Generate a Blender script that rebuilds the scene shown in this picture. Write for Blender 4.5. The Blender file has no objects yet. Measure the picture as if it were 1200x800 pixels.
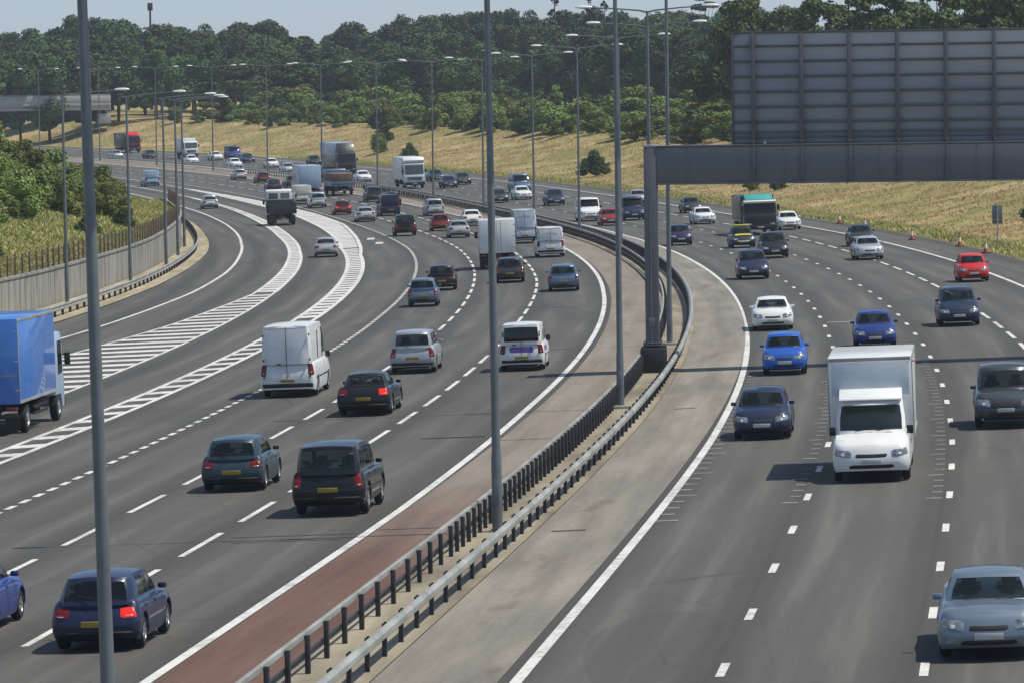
import bpy, bmesh, math, random
import numpy as np
from mathutils import Matrix, Vector
random.seed(11); RNG=np.random.default_rng(5)
D=bpy.data; SC=bpy.context.scene; COL=SC.collection
R=math.radians
# ------------------------------------------------------------------ the line of the motorway
# centre line of the central reservation: x as a function of distance y, in metres
KN=[(60,-5.9),(85,-3.35),(100,-1.65),(117,-.05),(130,1.15),(153,3.4),(175,5.1),(204,6.75),(240,7.95),(284,8.45),(328,7.65),(372,5.5),(416,2.2),(460,-2.5),(504,-8.3),(548,-15.3),(592,-23.4),(636,-32.5),(680,-42.6),(724,-53.9),(768,-66.5),(812,-80.5),(860,-97.5),(910,-117),(960,-138)]
_c=np.polynomial.chebyshev.Chebyshev.fit([k[0] for k in KN],[k[1] for k in KN],9)
_Y=np.arange(40,980,2.0); MXY=np.stack([_c(_Y),_Y],1)
T=np.gradient(MXY,axis=0); T/=np.linalg.norm(T,axis=1)[:,None]
N=np.stack([T[:,1],-T[:,0]],1)
S=np.r_[0,np.cumsum(np.linalg.norm(np.diff(MXY,axis=0),axis=1))]
K=math.tan(R(1.531)); HC=9.8365
def frame(s):
    s=np.atleast_1d(np.asarray(s,float)); sc=np.clip(s,S[0],S[-1])
    P=np.stack([np.interp(sc,S,MXY[:,k]) for k in (0,1)],1); t=np.stack([np.interp(sc,S,T[:,k]) for k in (0,1)],1)
    t/=np.linalg.norm(t,axis=1)[:,None]; n=np.stack([t[:,1],-t[:,0]],1)
    return P+t*(s-sc)[:,None],t,n
def rise(y):
    t=np.asarray(y,float)-430
    return .0100*(np.sqrt(t*t+3600)+t)/2
def groundxy(x,y):
    a=np.clip((np.asarray(y,float)-350)/150,0,1)
    p=a*np.interp(y,_Y,MXY[:,0])
    return K*np.clip(x-p,-45,45)+rise(y)
def P2(s,o):
    P,t,n=frame(s); return P+n*np.asarray(o,float).reshape(-1,1)
def P3(s,o,z=0.0):
    q=P2(s,o); g=groundxy(q[:,0],q[:,1]); return np.c_[q,g+z]
def pt(s,o,z=0.0): return Vector(P3(s,o,z)[0])
def heading(s):
    t=frame(s)[1][0]; return math.atan2(t[1],t[0])
def ip(tab):
    a=np.array(tab,float); return lambda s: np.interp(s,a[:,0],a[:,1])
E1f=ip([(-200,-60),(60,-37),(120,-31),(172,-26.6),(200,-25.0),(238,-23.5),(300,-23.1),(374,-22.5),(428,-21.6),(480,-20.7),(525,-20.3),(620,-20)])
E2f=ip([(-200,-22.2),(254,-22.3),(325,-22.1),(372,-21.6),(421,-20.9),(455,-20.5),(525,-20.1),(620,-19.8)])
Ff=ip([(-200,-64),(60,-40.5),(120,-34.4),(189,-29.2),(205,-28.6),(243,-27.5),(280,-27),(320,-26.7),(358,-26.2),(393,-25.5),(422,-25.0),(451,-24.7),(620,-24.3)])
KERBf=ip([(-200,-68),(60,-44),(150,-35.6),(210,-31.9),(256,-30.8),(303,-30),(337,-29.4),(390,-28.7),(426,-28),(470,-27.6),(620,-27.2),(3000,-27.2)])
WALLf=ip([(-200,-74),(60,-49),(150,-40.0),(200,-36.4),(228,-34.9),(259,-33.9),(279,-33.2),(317,-32.2),(352,-31.3),(420,-30.1),(470,-29.4),(620,-29),(3000,-29)])
WHf=ip([(-300,2.1),(300,2.15),(360,2.5),(440,2.3),(500,.3),(3000,.3)])
D1f=ip([(-200,-18.95),(330,-18.85),(358,-18.3),(400,-17.5),(440,-16.9),(500,-16.9),(560,-16.4)])
D2f=ip([(-200,-17.95),(150,-17.85),(310,-17.8),(345,-17.0),(378,-16),(405,-15.0),(440,-14.7),(500,-15.4),(560,-16.2)])
sm=lambda t: np.clip(t,0,1)**2*(3-2*np.clip(t,0,1))
def lump(x,y):
    return (np.sin(x*.31+1.3*np.sin(y*.17))*np.cos(y*.23+.7)+.6*np.sin(x*.77+y*.53)+.5*np.cos(x*.11-y*.13))*.5
def terrain(s,o):
    s=np.asarray(s,float);o=np.asarray(o,float)
    q=P2(s.ravel(),o.ravel()); x,y=q[:,0],q[:,1]; s=s.ravel();o=o.ravel()
    z=groundxy(x,y)
    t=np.clip((o-24.4)/21,0,1.0); up=3.7*(.55*t+.45*sm(t))
    up=up*ip([(-400,.5),(100,.8),(260,1),(3000,1)])(s)
    up=up+np.clip(o-46,0,400)*.011
    w=WALLf(s); hw=WHf(s); d=w-.25-o
    lf=np.where(d>0,hw-.35+6.8*(.4*np.clip(d/26,0,1)+.6*sm(d/26))*ip([(-300,.9),(440,1),(640,.75),(3000,.8)])(s)+np.clip(d-26,0,300)*.006,0)
    b=np.where(o>23.2,np.clip((o-23.2)/6,0,1),np.where(d>0,np.clip(d/5,0,1),0))*.33*lump(x,y)
    k=KERBf(s)
    z=z+up+lf+b
    inside=(o<21.65)&(o>k+.05)
    z=np.where(inside,z-.25,z)
    return np.c_[x,y,z]
# ------------------------------------------------------------------ materials
MATS={}
def nt(m):
    m.use_nodes=True; return m.node_tree.nodes,m.node_tree.links
def mat(name,col,rough=.6,metal=0,var=.12,scale=6,col2=None,bump=0,bscale=40,coat=0,spec=.5,coords='Object',detail=5,stretch=None,emit=None):
    if name in MATS: return MATS[name]
    m=D.materials.new(name); n,l=nt(m); p=n['Principled BSDF']
    p.inputs['Roughness'].default_value=rough; p.inputs['Metallic'].default_value=metal
    p.inputs['Coat Weight'].default_value=coat; p.inputs['Coat Roughness'].default_value=.04
    p.inputs['Specular IOR Level'].default_value=spec
    tc=n.new('ShaderNodeTexCoord'); mp=n.new('ShaderNodeMapping'); l.new(tc.outputs[coords],mp.inputs[0])
    if stretch: mp.inputs['Scale'].default_value=stretch
    ns=n.new('ShaderNodeTexNoise'); ns.inputs['Scale'].default_value=scale; ns.inputs['Detail'].default_value=detail
    l.new(mp.outputs[0],ns.inputs['Vector'])
    cr=n.new('ShaderNodeValToRGB'); e=cr.color_ramp.elements
    c2=col2 or tuple(c*(1+var) for c in col); c1=col if col2 else tuple(c*(1-var) for c in col)
    e[0].position=.32;e[1].position=.68
    e[0].color=(*c1,1); e[1].color=(*[min(c,.95) for c in c2],1)
    l.new(ns.outputs[0],cr.inputs[0]); l.new(cr.outputs[0],p.inputs['Base Color'])
    if bump:
        b=n.new('ShaderNodeTexNoise'); b.inputs['Scale'].default_value=bscale; b.inputs['Detail'].default_value=3
        l.new(tc.outputs[coords],b.inputs['Vector']); bb=n.new('ShaderNodeBump'); bb.inputs['Strength'].default_value=bump; bb.inputs['Distance'].default_value=.05
        l.new(b.outputs[0],bb.inputs['Height']); l.new(bb.outputs[0],p.inputs['Normal'])
    if emit:
        p.inputs['Emission Color'].default_value=(*emit[0],1); p.inputs['Emission Strength'].default_value=emit[1]
    MATS[name]=m; return m
class NB:
    """small helper for longer node graphs"""
    def __init__(s,name):
        s.m=D.materials.new(name); s.n,s.l=nt(s.m); s.p=s.n['Principled BSDF']
    def new(s,t,**k):
        nd=s.n.new('ShaderNode'+t)
        for a,v in k.items(): setattr(nd,a,v)
        return nd
    def noise(s,vec,scale,detail=4,rough=.55):
        nd=s.new('TexNoise'); nd.inputs['Scale'].default_value=scale; nd.inputs['Detail'].default_value=detail; nd.inputs['Roughness'].default_value=rough
        s.l.new(vec,nd.inputs['Vector']); return nd.outputs[0]
    def mapv(s,vec,sc):
        nd=s.new('Mapping'); nd.inputs['Scale'].default_value=sc; s.l.new(vec,nd.inputs[0]); return nd.outputs[0]
    def ramp(s,f,stops):
        nd=s.new('ValToRGB'); e=nd.color_ramp.elements
        while len(e)<len(stops): e.new(.5)
        for i,(p,c) in enumerate(stops):
            e[i].position=p; e[i].color=(*c,1) if not np.isscalar(c) else (c,c,c,1)
        s.l.new(f,nd.inputs[0]); return nd.outputs[0]
    def mix(s,f,a,b,mode='MIX'):
        nd=s.new('Mix',data_type='RGBA',blend_type=mode)
        if np.isscalar(f): nd.inputs[0].default_value=f
        else: s.l.new(f,nd.inputs[0])
        for v,i in ((a,6),(b,7)):
            if isinstance(v,tuple): nd.inputs[i].default_value=(*v,1)
            else: s.l.new(v,nd.inputs[i])
        return nd.outputs[2]
    def math(s,op,a,b=None,clamp=False):
        nd=s.new('Math',operation=op,use_clamp=clamp)
        for v,i in ((a,0),(b,1)):
            if v is None: continue
            if np.isscalar(v): nd.inputs[i].default_value=v
            else: s.l.new(v,nd.inputs[i])
        return nd.outputs[0]
    def bump(s,h,st,dist):
        nd=s.new('Bump'); nd.inputs['Strength'].default_value=st; nd.inputs['Distance'].default_value=dist
        s.l.new(h,nd.inputs['Height']); s.l.new(nd.outputs[0],s.p.inputs['Normal'])
def road_mat(name,base,lane0,width,dark=(),rough=.85):
    b=NB(name); tc=b.new('TexCoord'); uv=tc.outputs['UV']; ob=tc.outputs['Object']
    sp=b.new('SeparateXYZ'); b.l.new(uv,sp.inputs[0]); s,o=sp.outputs[0],sp.outputs[1]
    # polished wheel tracks and an oil line along every lane
    wob=b.noise(b.mapv(uv,(.012,.1,1)),1.0,2)
    oo=b.math('ADD',o,b.math('MULTIPLY',wob,.7))
    ph=b.math('MULTIPLY',b.math('SUBTRACT',oo,lane0+.35),2*math.pi/width)
    c1=b.math('COSINE',ph); c2=b.math('COSINE',b.math('MULTIPLY',ph,2))
    tr=b.math('ADD',b.math('MULTIPLY',c1,-.5),b.math('MULTIPLY',c2,-.35))
    st=b.noise(b.mapv(uv,(.05,1.6,1)),1.0,4)
    f=b.math('ADD',b.math('MULTIPLY',tr,.34),b.math('MULTIPLY',st,.75))
    col=b.ramp(f,[(.18,tuple(c*.72 for c in base)),(.5,base),(.62,tuple(c*1.28 for c in base))])
    fine=b.noise(ob,9.0,6,.75)
    col=b.mix(.55,col,b.ramp(fine,[(.3,.42),(.7,.62)]),'OVERLAY')
    big=b.noise(b.mapv(uv,(.03,.18,1)),1.0,3)
    col=b.mix(.5,col,b.ramp(big,[(.35,.44),(.65,.56)]),'OVERLAY')
    # repair patches and cross joints
    pj=b.noise(b.mapv(uv,(.045,.27,1)),1.0,0)
    col=b.mix(b.ramp(pj,[(.655,0.0),(.66,.32)]),col,tuple(c*.62 for c in base))
    vo=b.new('TexVoronoi',feature='DISTANCE_TO_EDGE'); vo.inputs['Scale'].default_value=1.0
    b.l.new(b.mapv(uv,(.16,.34,1)),vo.inputs['Vector'])
    crk=b.math('MULTIPLY',b.ramp(vo.outputs['Distance'],[(.0,.55),(.012,.0)]),b.ramp(b.noise(b.mapv(uv,(.02,.12,1)),1.0,2),[(.5,0.0),(.6,1.0)]))
    col=b.mix(crk,col,tuple(c*.45 for c in base))
    edge=b.ramp(c1,[(.985,0.0),(1.0,.35)]); col=b.mix(edge,col,tuple(c*.5 for c in base))
    oil=b.noise(b.mapv(uv,(.35,.9,1)),1.0,3,.7); col=b.mix(b.ramp(oil,[(.66,0.0),(.74,.35)]),col,tuple(c*.55 for c in base))
    b.l.new(col,b.p.inputs['Base Color']); b.p.inputs['Roughness'].default_value=rough; b.p.inputs['Specular IOR Level'].default_value=.3
    b.bump(b.noise(ob,60,3),.25,.01); return b.m
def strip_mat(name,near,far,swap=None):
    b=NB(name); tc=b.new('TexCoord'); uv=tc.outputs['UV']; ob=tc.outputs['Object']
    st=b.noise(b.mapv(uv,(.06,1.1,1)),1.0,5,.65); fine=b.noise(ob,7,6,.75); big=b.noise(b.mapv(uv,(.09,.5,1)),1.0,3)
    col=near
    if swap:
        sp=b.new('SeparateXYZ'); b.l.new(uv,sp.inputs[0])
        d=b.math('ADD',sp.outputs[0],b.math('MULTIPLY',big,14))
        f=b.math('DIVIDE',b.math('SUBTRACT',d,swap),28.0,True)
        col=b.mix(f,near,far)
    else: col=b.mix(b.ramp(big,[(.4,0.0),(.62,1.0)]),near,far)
    col=b.mix(.9,col,b.ramp(st,[(.3,.36),(.7,.62)]),'OVERLAY')
    blot=b.noise(b.mapv(uv,(.16,.75,1)),1.0,3,.65); col=b.mix(b.ramp(blot,[(.60,0.0),(.70,.5)]),col,(.13,.10,.08))
    col=b.mix(.6,col,b.ramp(fine,[(.3,.38),(.7,.62)]),'OVERLAY')
    b.l.new(col,b.p.inputs['Base Color']); b.p.inputs['Roughness'].default_value=.92; b.p.inputs['Specular IOR Level'].default_value=.2
    b.bump(fine,.3,.03); return b.m
M_ASPHL=road_mat('asphalt_left',(.100,.095,.086),-3.3,3.65)
M_ASPHR=road_mat('asphalt_right',(.103,.098,.089),3.4,3.55)
M_REDSTRIP=strip_mat('red_tarmac_strip',(.150,.088,.070),(.245,.212,.175),72)
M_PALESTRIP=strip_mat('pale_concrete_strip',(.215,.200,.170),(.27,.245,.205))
M_GRAVEL=strip_mat('tan_gravel',(.34,.295,.215),(.19,.165,.125))
M_VERGE=strip_mat('dusty_kerb_verge',(.42,.36,.25),(.30,.26,.17))
M_SHOULDER=road_mat('asphalt_shoulder',(.118,.113,.106),18,8)
def paintline():
    b=NB('white_road_paint'); tc=b.new('TexCoord'); ob=tc.outputs['Object']
    w=b.noise(ob,4,7,.85); w2=b.noise(ob,.35,3); ww=b.math('ADD',b.math('MULTIPLY',w,.7),b.math('MULTIPLY',w2,.3)); col=b.mix(b.ramp(ww,[(.36,.0),(.52,1.0)]),(.27,.265,.25),(.70,.69,.65))
    b.l.new(col,b.p.inputs['Base Color']); b.p.inputs['Roughness'].default_value=.7; return b.m
M_PAINT=paintline()
def wornpaint():
    b=NB('worn_road_paint'); tc=b.new('TexCoord'); w=b.noise(tc.outputs['Object'],4,6,.8)
    col=b.mix(b.ramp(w,[(.36,.0),(.66,1.0)]),(.11,.107,.104),(.34,.33,.31)); b.l.new(col,b.p.inputs['Base Color']); b.p.inputs['Roughness'].default_value=.8; return b.m
M_WORN=wornpaint()
def grassmat():
    b=NB('grass_ground'); g=b.new('NewGeometry'); pos=g.outputs['Position']
    n1=b.noise(pos,.075,5,.6); n2=b.noise(b.mapv(pos,(1,.45,1)),.22,6,.72); n3=b.noise(pos,2.2,5,.7)
    col=b.ramp(n2,[(.3,(.25,.165,.078)),(.5,(.43,.315,.155)),(.7,(.57,.45,.26))])
    green=b.ramp(n2,[(.3,(.16,.18,.055)),(.7,(.33,.325,.115))])
    col=b.mix(b.ramp(n1,[(.43,0.0),(.58,.75)]),col,green)
    # the left bank is greener than the sun bleached right one
    sp=b.new('SeparateXYZ'); uv=b.new('TexCoord'); b.l.new(uv.outputs['UV'],sp.inputs[0])
    lf=b.math('MULTIPLY',b.math('LESS_THAN',sp.outputs[1],-26.0),b.ramp(n2,[(.35,.5),(.6,.9)]))
    col=b.mix(lf,col,green)
    vg=b.math('MULTIPLY',b.math('LESS_THAN',b.math('ABSOLUTE',b.math('SUBTRACT',sp.outputs[1],23.4)),1.9),b.ramp(n2,[(.35,.0),(.6,.65)]))
    col=b.mix(vg,col,green)
    col=b.mix(.35,col,b.ramp(n3,[(.3,.40),(.7,.60)]),'OVERLAY')
    b.l.new(col,b.p.inputs['Base Color']); b.p.inputs['Roughness'].default_value=.95; b.p.inputs['Specular IOR Level'].default_value=.1
    b.bump(n3,.9,.25); return b.m
M_GRASS=grassmat()
def leafmat(name,c1,c2,c3,rnd=.35,sc=.5):
    b=NB(name); oi=b.new('ObjectInfo'); g=b.new('NewGeometry'); tc=b.new('TexCoord')
    n=b.noise(tc.outputs['Object'],sc,3); f=b.math('ADD',b.math('MULTIPLY',n,.7),b.math('MULTIPLY',g.outputs['Random Per Island'],.3))
    col=b.ramp(f,[(.3,c1),(.52,c2),(.72,c3)])
    h=b.new('HueSaturation'); b.l.new(col,h.inputs['Color'])
    b.l.new(b.math('ADD',.5-.03,b.math('MULTIPLY',oi.outputs['Random'],.06)),h.inputs['Hue'])
    b.l.new(b.math('ADD',1-rnd,b.math('MULTIPLY',oi.outputs['Random'],2*rnd)),h.inputs['Value'])
    b.l.new(h.outputs[0],b.p.inputs['Base Color']); b.p.inputs['Roughness'].default_value=.7; b.p.inputs['Specular IOR Level'].default_value=.25
    return b.m
M_LEAF=leafmat('broadleaf_foliage',(.042,.074,.021),(.068,.110,.030),(.108,.150,.044))
M_DARKLEAF=leafmat('dark_foliage',(.031,.058,.019),(.050,.084,.025),(.080,.116,.035))
M_BUSH=leafmat('shrub_foliage',(.105,.145,.032),(.175,.222,.050),(.27,.30,.09))
M_OAKLEAF=leafmat('oak_foliage',(.045,.068,.018),(.080,.108,.028),(.135,.155,.05),.3)
M_THICK=leafmat('thicket_foliage',(.115,.155,.036),(.195,.238,.060),(.30,.32,.105),.35,.35)
M_CONIF=leafmat('conifer_foliage',(.012,.024,.014),(.022,.038,.02),(.035,.055,.028),.2)
M_BARK=mat('bark',(.07,.055,.04),.9,var=.4,scale=8)
def tuftmat(name,cols):
    b=NB(name); g=b.new('NewGeometry'); n1=b.noise(g.outputs['Position'],.075,5,.6)
    f=b.math('ADD',b.math('MULTIPLY',g.outputs['Random Per Island'],.5),b.math('MULTIPLY',n1,.5))
    b.l.new(b.ramp(f,cols),b.p.inputs['Base Color']); b.p.inputs['Roughness'].default_value=.8; b.p.inputs['Specular IOR Level'].default_value=.2; return b.m
M_TUFT=tuftmat('dry_grass_blades',[(.25,(.34,.29,.12)),(.42,(.47,.36,.17)),(.58,(.53,.42,.22)),(.8,(.60,.49,.28))])
M_TUFTG=tuftmat('green_grass_blades',[(.25,(.18,.23,.06)),(.50,(.33,.36,.12)),(.6,(.50,.44,.18)),(.8,(.60,.51,.25))])
M_GALV=mat('galvanised_steel',(.33,.345,.35),.5,.25,.18,3)
M_RAIL=mat('pale_guard_rail',(.22,.225,.205),.6,.1,.0,.8,col2=(.40,.405,.38))
M_POSTDARK=mat('dark_barrier_post',(.035,.038,.042),.6,.1,.2,4)
M_LAMP=mat('lamp_column_steel',(.155,.175,.19),.45,.3,.14,2)
M_LAMPHEAD=mat('pale_lamp_head',(.62,.64,.65),.4,0,.05,3)
M_GLASSLENS=mat('lamp_lens',(.35,.36,.36),.15,0,.05)
M_GANTRY=mat('gantry_grey_steel',(.125,.135,.152),.5,.15,.0,.35,col2=(.150,.158,.172),stretch=(1,1,.3))
M_SIGNBACK=mat('sign_back_grey',(.245,.265,.300),.5,.15,.0,.5,col2=(.285,.30,.325),stretch=(1,1,.25))
M_RIB=mat('sign_rib_grey',(.105,.115,.132),.5,.2,.10,2)
M_DARKBOX=mat('dark_plinth',(.028,.030,.032),.8,0,.25,2)
M_CONC=mat('weathered_concrete',(.15,.148,.128),.9,0,.0,1.1,col2=(.36,.35,.305),bump=.3,stretch=(1.6,1.6,.22))
M_CONC2=mat('bridge_concrete',(.40,.40,.39),.9,0,.12,.3,stretch=(1,1,3))
M_RUST=mat('rusty_fence',(.30,.22,.13),.9,0,.35,3)
M_RUSTDARK=mat('dark_fence_post',(.13,.095,.065),.9,0,.3,3)
M_BLACK=mat('black_plastic',(.014,.014,.015),.55,0,.15,6)
M_RUBBER=mat('tyre_rubber',(.016,.016,.016),.85,0,.2,8)
M_RIM=mat('alloy_rim',(.42,.43,.44),.35,.7,.1,6)
def glassmat():
    b=NB('tinted_car_glass'); b.p.inputs['Base Color'].default_value=(.010,.014,.015,1); b.p.inputs['Roughness'].default_value=.03; b.p.inputs['Specular IOR Level'].default_value=.9
    n=b.noise(b.new('TexCoord').outputs['Object'],1.4,2); b.bump(n,.06,.03)
    t=b.new('BsdfTransparent'); t.inputs[0].default_value=(.60,.68,.66,1); mx=b.new('MixShader'); mx.inputs[0].default_value=.5
    b.l.new(t.outputs[0],mx.inputs[1]); b.l.new(b.p.outputs[0],mx.inputs[2]); b.l.new(mx.outputs[0],b.n['Material Output'].inputs[0]); return b.m
M_GLASS=glassmat(); M_SEAT=mat('seat_cloth',(.045,.046,.050),.9,0,.3,6)
M_HEADL=mat('headlight_lens',(.16,.17,.18),.10,.5,.0,9,col2=(.5,.52,.54),coat=.8); M_BULB=mat('headlight_reflector',(.78,.79,.80),.15,.3,.05,14,coat=.6)
M_TAIL=mat('red_tail_lens',(.17,.007,.007),.2,0,.1,12,coat=.4)
M_BRAKE=mat('lit_brake_lens',(.6,.02,.012),.3,0,.1,12,emit=((1,.02,.01),.5))
M_AMBER=mat('amber_lens',(.55,.20,.03),.2,0,.05,9); M_LENSW=mat('clear_lens',(.40,.38,.37),.2,.2,.05,9)
M_PLATEY=mat('yellow_plate',(.34,.255,.035),.5,0,.05,9)
M_PLATEW=mat('white_plate',(.5,.5,.49),.5,0,.05,9)
M_UNDER=mat('underbody',(.010,.010,.010),.9,0,.2,4)
M_ORANGE=mat('cone_orange_red',(.60,.06,.02),.6,0,.1,6)
M_WHITEBAND=mat('cone_white',(.75,.74,.70),.5,0,.05,6)
PC=dict(royal=(.016,.038,.20),navy=(.014,.022,.060),black=(.008,.009,.011),petrol=(.022,.045,.062),white=(.76,.77,.76),silver=(.42,.44,.46),bluegrey=(.13,.19,.26),steel=(.10,.155,.235),charcoal=(.028,.031,.037),pale=(.56,.62,.68),cream=(.66,.64,.56),sky=(.36,.48,.62),lightgrey=(.52,.55,.57),maroon=(.13,.014,.02),red=(.24,.018,.018),brightred=(.58,.018,.014),brown=(.16,.10,.07),silverblue=(.20,.25,.31),gunmetal=(.075,.088,.10),midnight=(.014,.026,.062),blue=(.018,.105,.47),taxi=(.02,.03,.07),lorryblue=(.055,.19,.56),teal=(.06,.36,.33),purple=(.13,.09,.36),yellow=(.72,.62,.03),paleblue=(.36,.46,.62),darkred=(.12,.010,.014))
def paint(k):
    metal=.45 if k in('silver','silverblue','bluegrey','steel','gunmetal','lightgrey') else 0
    return mat('car_paint_'+k,PC[k],.36 if metal else .42,metal,.06,1.6,coat=.45,spec=.3)
# ------------------------------------------------------------------ mesh building
class MB:
    def __init__(s): s.v=[];s.f=[];s.uv=None
    def add(s,v,f):
        k=len(s.v); s.v.extend([tuple(map(float,q)) for q in v]); s.f.extend([tuple(i+k for i in q) for q in f]); return s
    def box(s,c,d,bev=0,rot=None):
        bm=bmesh.new(); bmesh.ops.create_cube(bm,size=1); bmesh.ops.scale(bm,vec=d,verts=bm.verts)
        if bev: bmesh.ops.bevel(bm,geom=bm.edges[:],offset=bev,segments=2,affect='EDGES',profile=.5)
        M=Matrix.Translation(c)
        if rot: M=M@Matrix.Rotation(rot[0],4,rot[1])
        bm.verts.index_update(); s.add([M@v.co for v in bm.verts],[[v.index for v in f.verts] for f in bm.faces]); bm.free(); return s
    def tube(s,pts,r,n=8,cap=True):
        pts=[Vector(p) for p in pts]; rr=r if hasattr(r,'__len__') else [r]*len(pts); V=[];F=[]
        for i,p in enumerate(pts):
            a=(pts[min(i+1,len(pts)-1)]-pts[max(i-1,0)]).normalized()
            u=a.cross(Vector((0,0,1))) if abs(a.z)<.9 else a.cross(Vector((1,0,0))); u.normalize(); w=a.cross(u)
            for k in range(n):
                t=2*math.pi*k/n; V.append(p+(u*math.cos(t)+w*math.sin(t))*rr[i])
        for i in range(len(pts)-1):
            for k in range(n):
                F.append((i*n+k,i*n+(k+1)%n,(i+1)*n+(k+1)%n,(i+1)*n+k))
        if cap: F.append(tuple(range(n))[::-1]); F.append(tuple((len(pts)-1)*n+k for k in range(n)))
        return s.add(V,F)
    def lathe(s,prof,axis='y',n=20,c=(0,0,0)):
        V=[];F=[];m=len(prof)
        for k in range(n):
            t=2*math.pi*k/n
            for (r,h) in prof:
                a,b=r*math.cos(t),r*math.sin(t)
                V.append((c[0]+a,c[1]+h,c[2]+b) if axis=='y' else (c[0]+a,c[1]+b,c[2]+h))
        for k in range(n):
            for i in range(m-1):
                F.append((k*m+i,((k+1)%n)*m+i,((k+1)%n)*m+i+1,k*m+i+1))
        return s.add(V,F)
    def grid(s,P):
        a,b=len(P),len(P[0]); V=[q for row in P for q in row]
        return s.add(V,[(i*b+j,(i+1)*b+j,(i+1)*b+j+1,i*b+j+1) for i in range(a-1) for j in range(b-1)])
    def prism(s,poly,y0,y1,bev=0):
        n=len(poly); bm=bmesh.new()
        a=[bm.verts.new((x,y0,z)) for x,z in poly]; b=[bm.verts.new((x,y1,z)) for x,z in poly]
        bm.faces.new(a); bm.faces.new(b[::-1])
        for i in range(n): bm.faces.new((a[i],b[i],b[(i+1)%n],a[(i+1)%n]))
        bmesh.ops.recalc_face_normals(bm,faces=bm.faces)
        if bev: bmesh.ops.bevel(bm,geom=bm.edges[:],offset=bev,segments=2,affect='EDGES',profile=.5)
        bm.verts.index_update(); s.add([v.co for v in bm.verts],[[v.index for v in f.verts] for f in bm.faces]); bm.free(); return s
    def mesh(s,name,m,angle=35,clean=True):
        me=D.meshes.new(name); 
        if clean:
            bm=bmesh.new(); vs=[bm.verts.new(q) for q in s.v]; bm.verts.ensure_lookup_table()
            for f in s.f:
                try: bm.faces.new([vs[i] for i in f])
                except ValueError: pass
            bmesh.ops.remove_doubles(bm,verts=bm.verts,dist=1e-4); bmesh.ops.recalc_face_normals(bm,faces=bm.faces)
            bm.to_mesh(me); bm.free()
        else: me.from_pydata(s.v,[],s.f)
        me.shade_smooth(); me.set_sharp_from_angle(angle=R(angle))
        me.materials.append(m); return me
def tag(o,label=None,cat=None,group=None,kind=None):
    if label: o['label']=label
    if cat: o['category']=cat
    if group: o['group']=group
    if kind: o['kind']=kind
    return o
def put(name,me,parent=None,loc=None):
    o=D.objects.new(name,me); COL.objects.link(o)
    if parent: o.parent=parent
    if loc is not None: o.location=loc
    return o
def empty(name,loc=(0,0,0),rz=0):
    o=D.objects.new(name,None); COL.objects.link(o); o.location=loc; o.rotation_euler=(0,0,rz); o.empty_display_size=.3; return o
def struct(name,me): return tag(put(name,me),kind='structure')
def road_matrix(s,o,fwd=1):
    p=pt(s,o); a=(pt(s+1,o)-pt(s-1,o)).normalized()*fwd; r=(pt(s,o+1)-pt(s,o-1)); up=(r.cross(a)*fwd).normalized()
    y=up.cross(a).normalized(); up=a.cross(y)
    M=Matrix((a,y,up)).transposed().to_4x4(); M.translation=p; return M
def strip_mesh(name,m,s0,s1,oL,oR,z=0,ds=4,cols=6,thick=None):
    ss=np.arange(s0,s1+.01,ds); f=lambda v: (v(ss) if callable(v) else np.full(len(ss),float(v)))
    l,r=f(oL),f(oR); V=[];U=[]
    for j in range(cols+1):
        oo=l+(r-l)*j/cols; V.append(P3(ss,oo,z)); U.append(np.c_[ss,oo])
    n=len(ss); V=np.concatenate(V); U=np.concatenate(U)
    F=[(j*n+i,(j+1)*n+i,(j+1)*n+i+1,j*n+i+1) for j in range(cols) for i in range(n-1)]
    me=D.meshes.new(name); me.from_pydata(V.tolist(),[],F)
    uv=me.uv_layers.new(name='UVMap'); li=np.empty(len(me.loops),int); me.loops.foreach_get('vertex_index',li)
    uv.data.foreach_set('uv',U[li].astype(np.float32).ravel()); me.materials.append(m); me.shade_smooth()
    return me
# ------------------------------------------------------------------ ground sheet
def build_ground():
    ss=np.r_[np.arange(-300,-20,40),np.arange(-20,200,8),np.arange(200,900,4),np.arange(900,1500,20),np.arange(1500,4200,150)]
    left=[-900,-500,-300,-200,-140,-100,-80,-70,-60,-52,-46,-40,-35,-30,-26,-22,-19,-16,-13,-10,-8,-6,-4.5,-3,-2,-1,-.28]
    right=[21.7,22.6,23.6,24.5,26,28,30,32,34,36,38,40,42,44,46,48,51,55,60,66,74,85,100,120,150,190,250,330,450,650,900]
    cols=[]
    w=WALLf(ss); k=KERBf(ss)
    for d in left: cols.append(w+d)
    cols.append(w-.2); cols.append(w+(k-w)*.5); cols.append(k+0); cols.append(k+.06)
    for t in np.linspace(0,1,8)[1:-1]: cols.append(k+.06+(21.64-k-.06)*t)
    cols.append(np.full(len(ss),21.64))
    for d in right: cols.append(np.full(len(ss),float(d)))
    O=np.array(cols); Sg=np.broadcast_to(ss,O.shape); V=terrain(Sg,O); n=len(ss); m=len(cols)
    F=[(j*n+i,(j+1)*n+i,(j+1)*n+i+1,j*n+i+1) for j in range(m-1) for i in range(n-1)]
    me=D.meshes.new('ground'); me.from_pydata(V.tolist(),[],F); U=np.c_[Sg.ravel(),O.ravel()].astype(np.float32)
    uv=me.uv_layers.new(name='UVMap'); li=np.empty(len(me.loops),int); me.loops.foreach_get('vertex_index',li)
    uv.data.foreach_set('uv',U[li].ravel()); me.materials.append(M_GRASS); me.shade_smooth()
    struct('ground',me)
build_ground()
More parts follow.
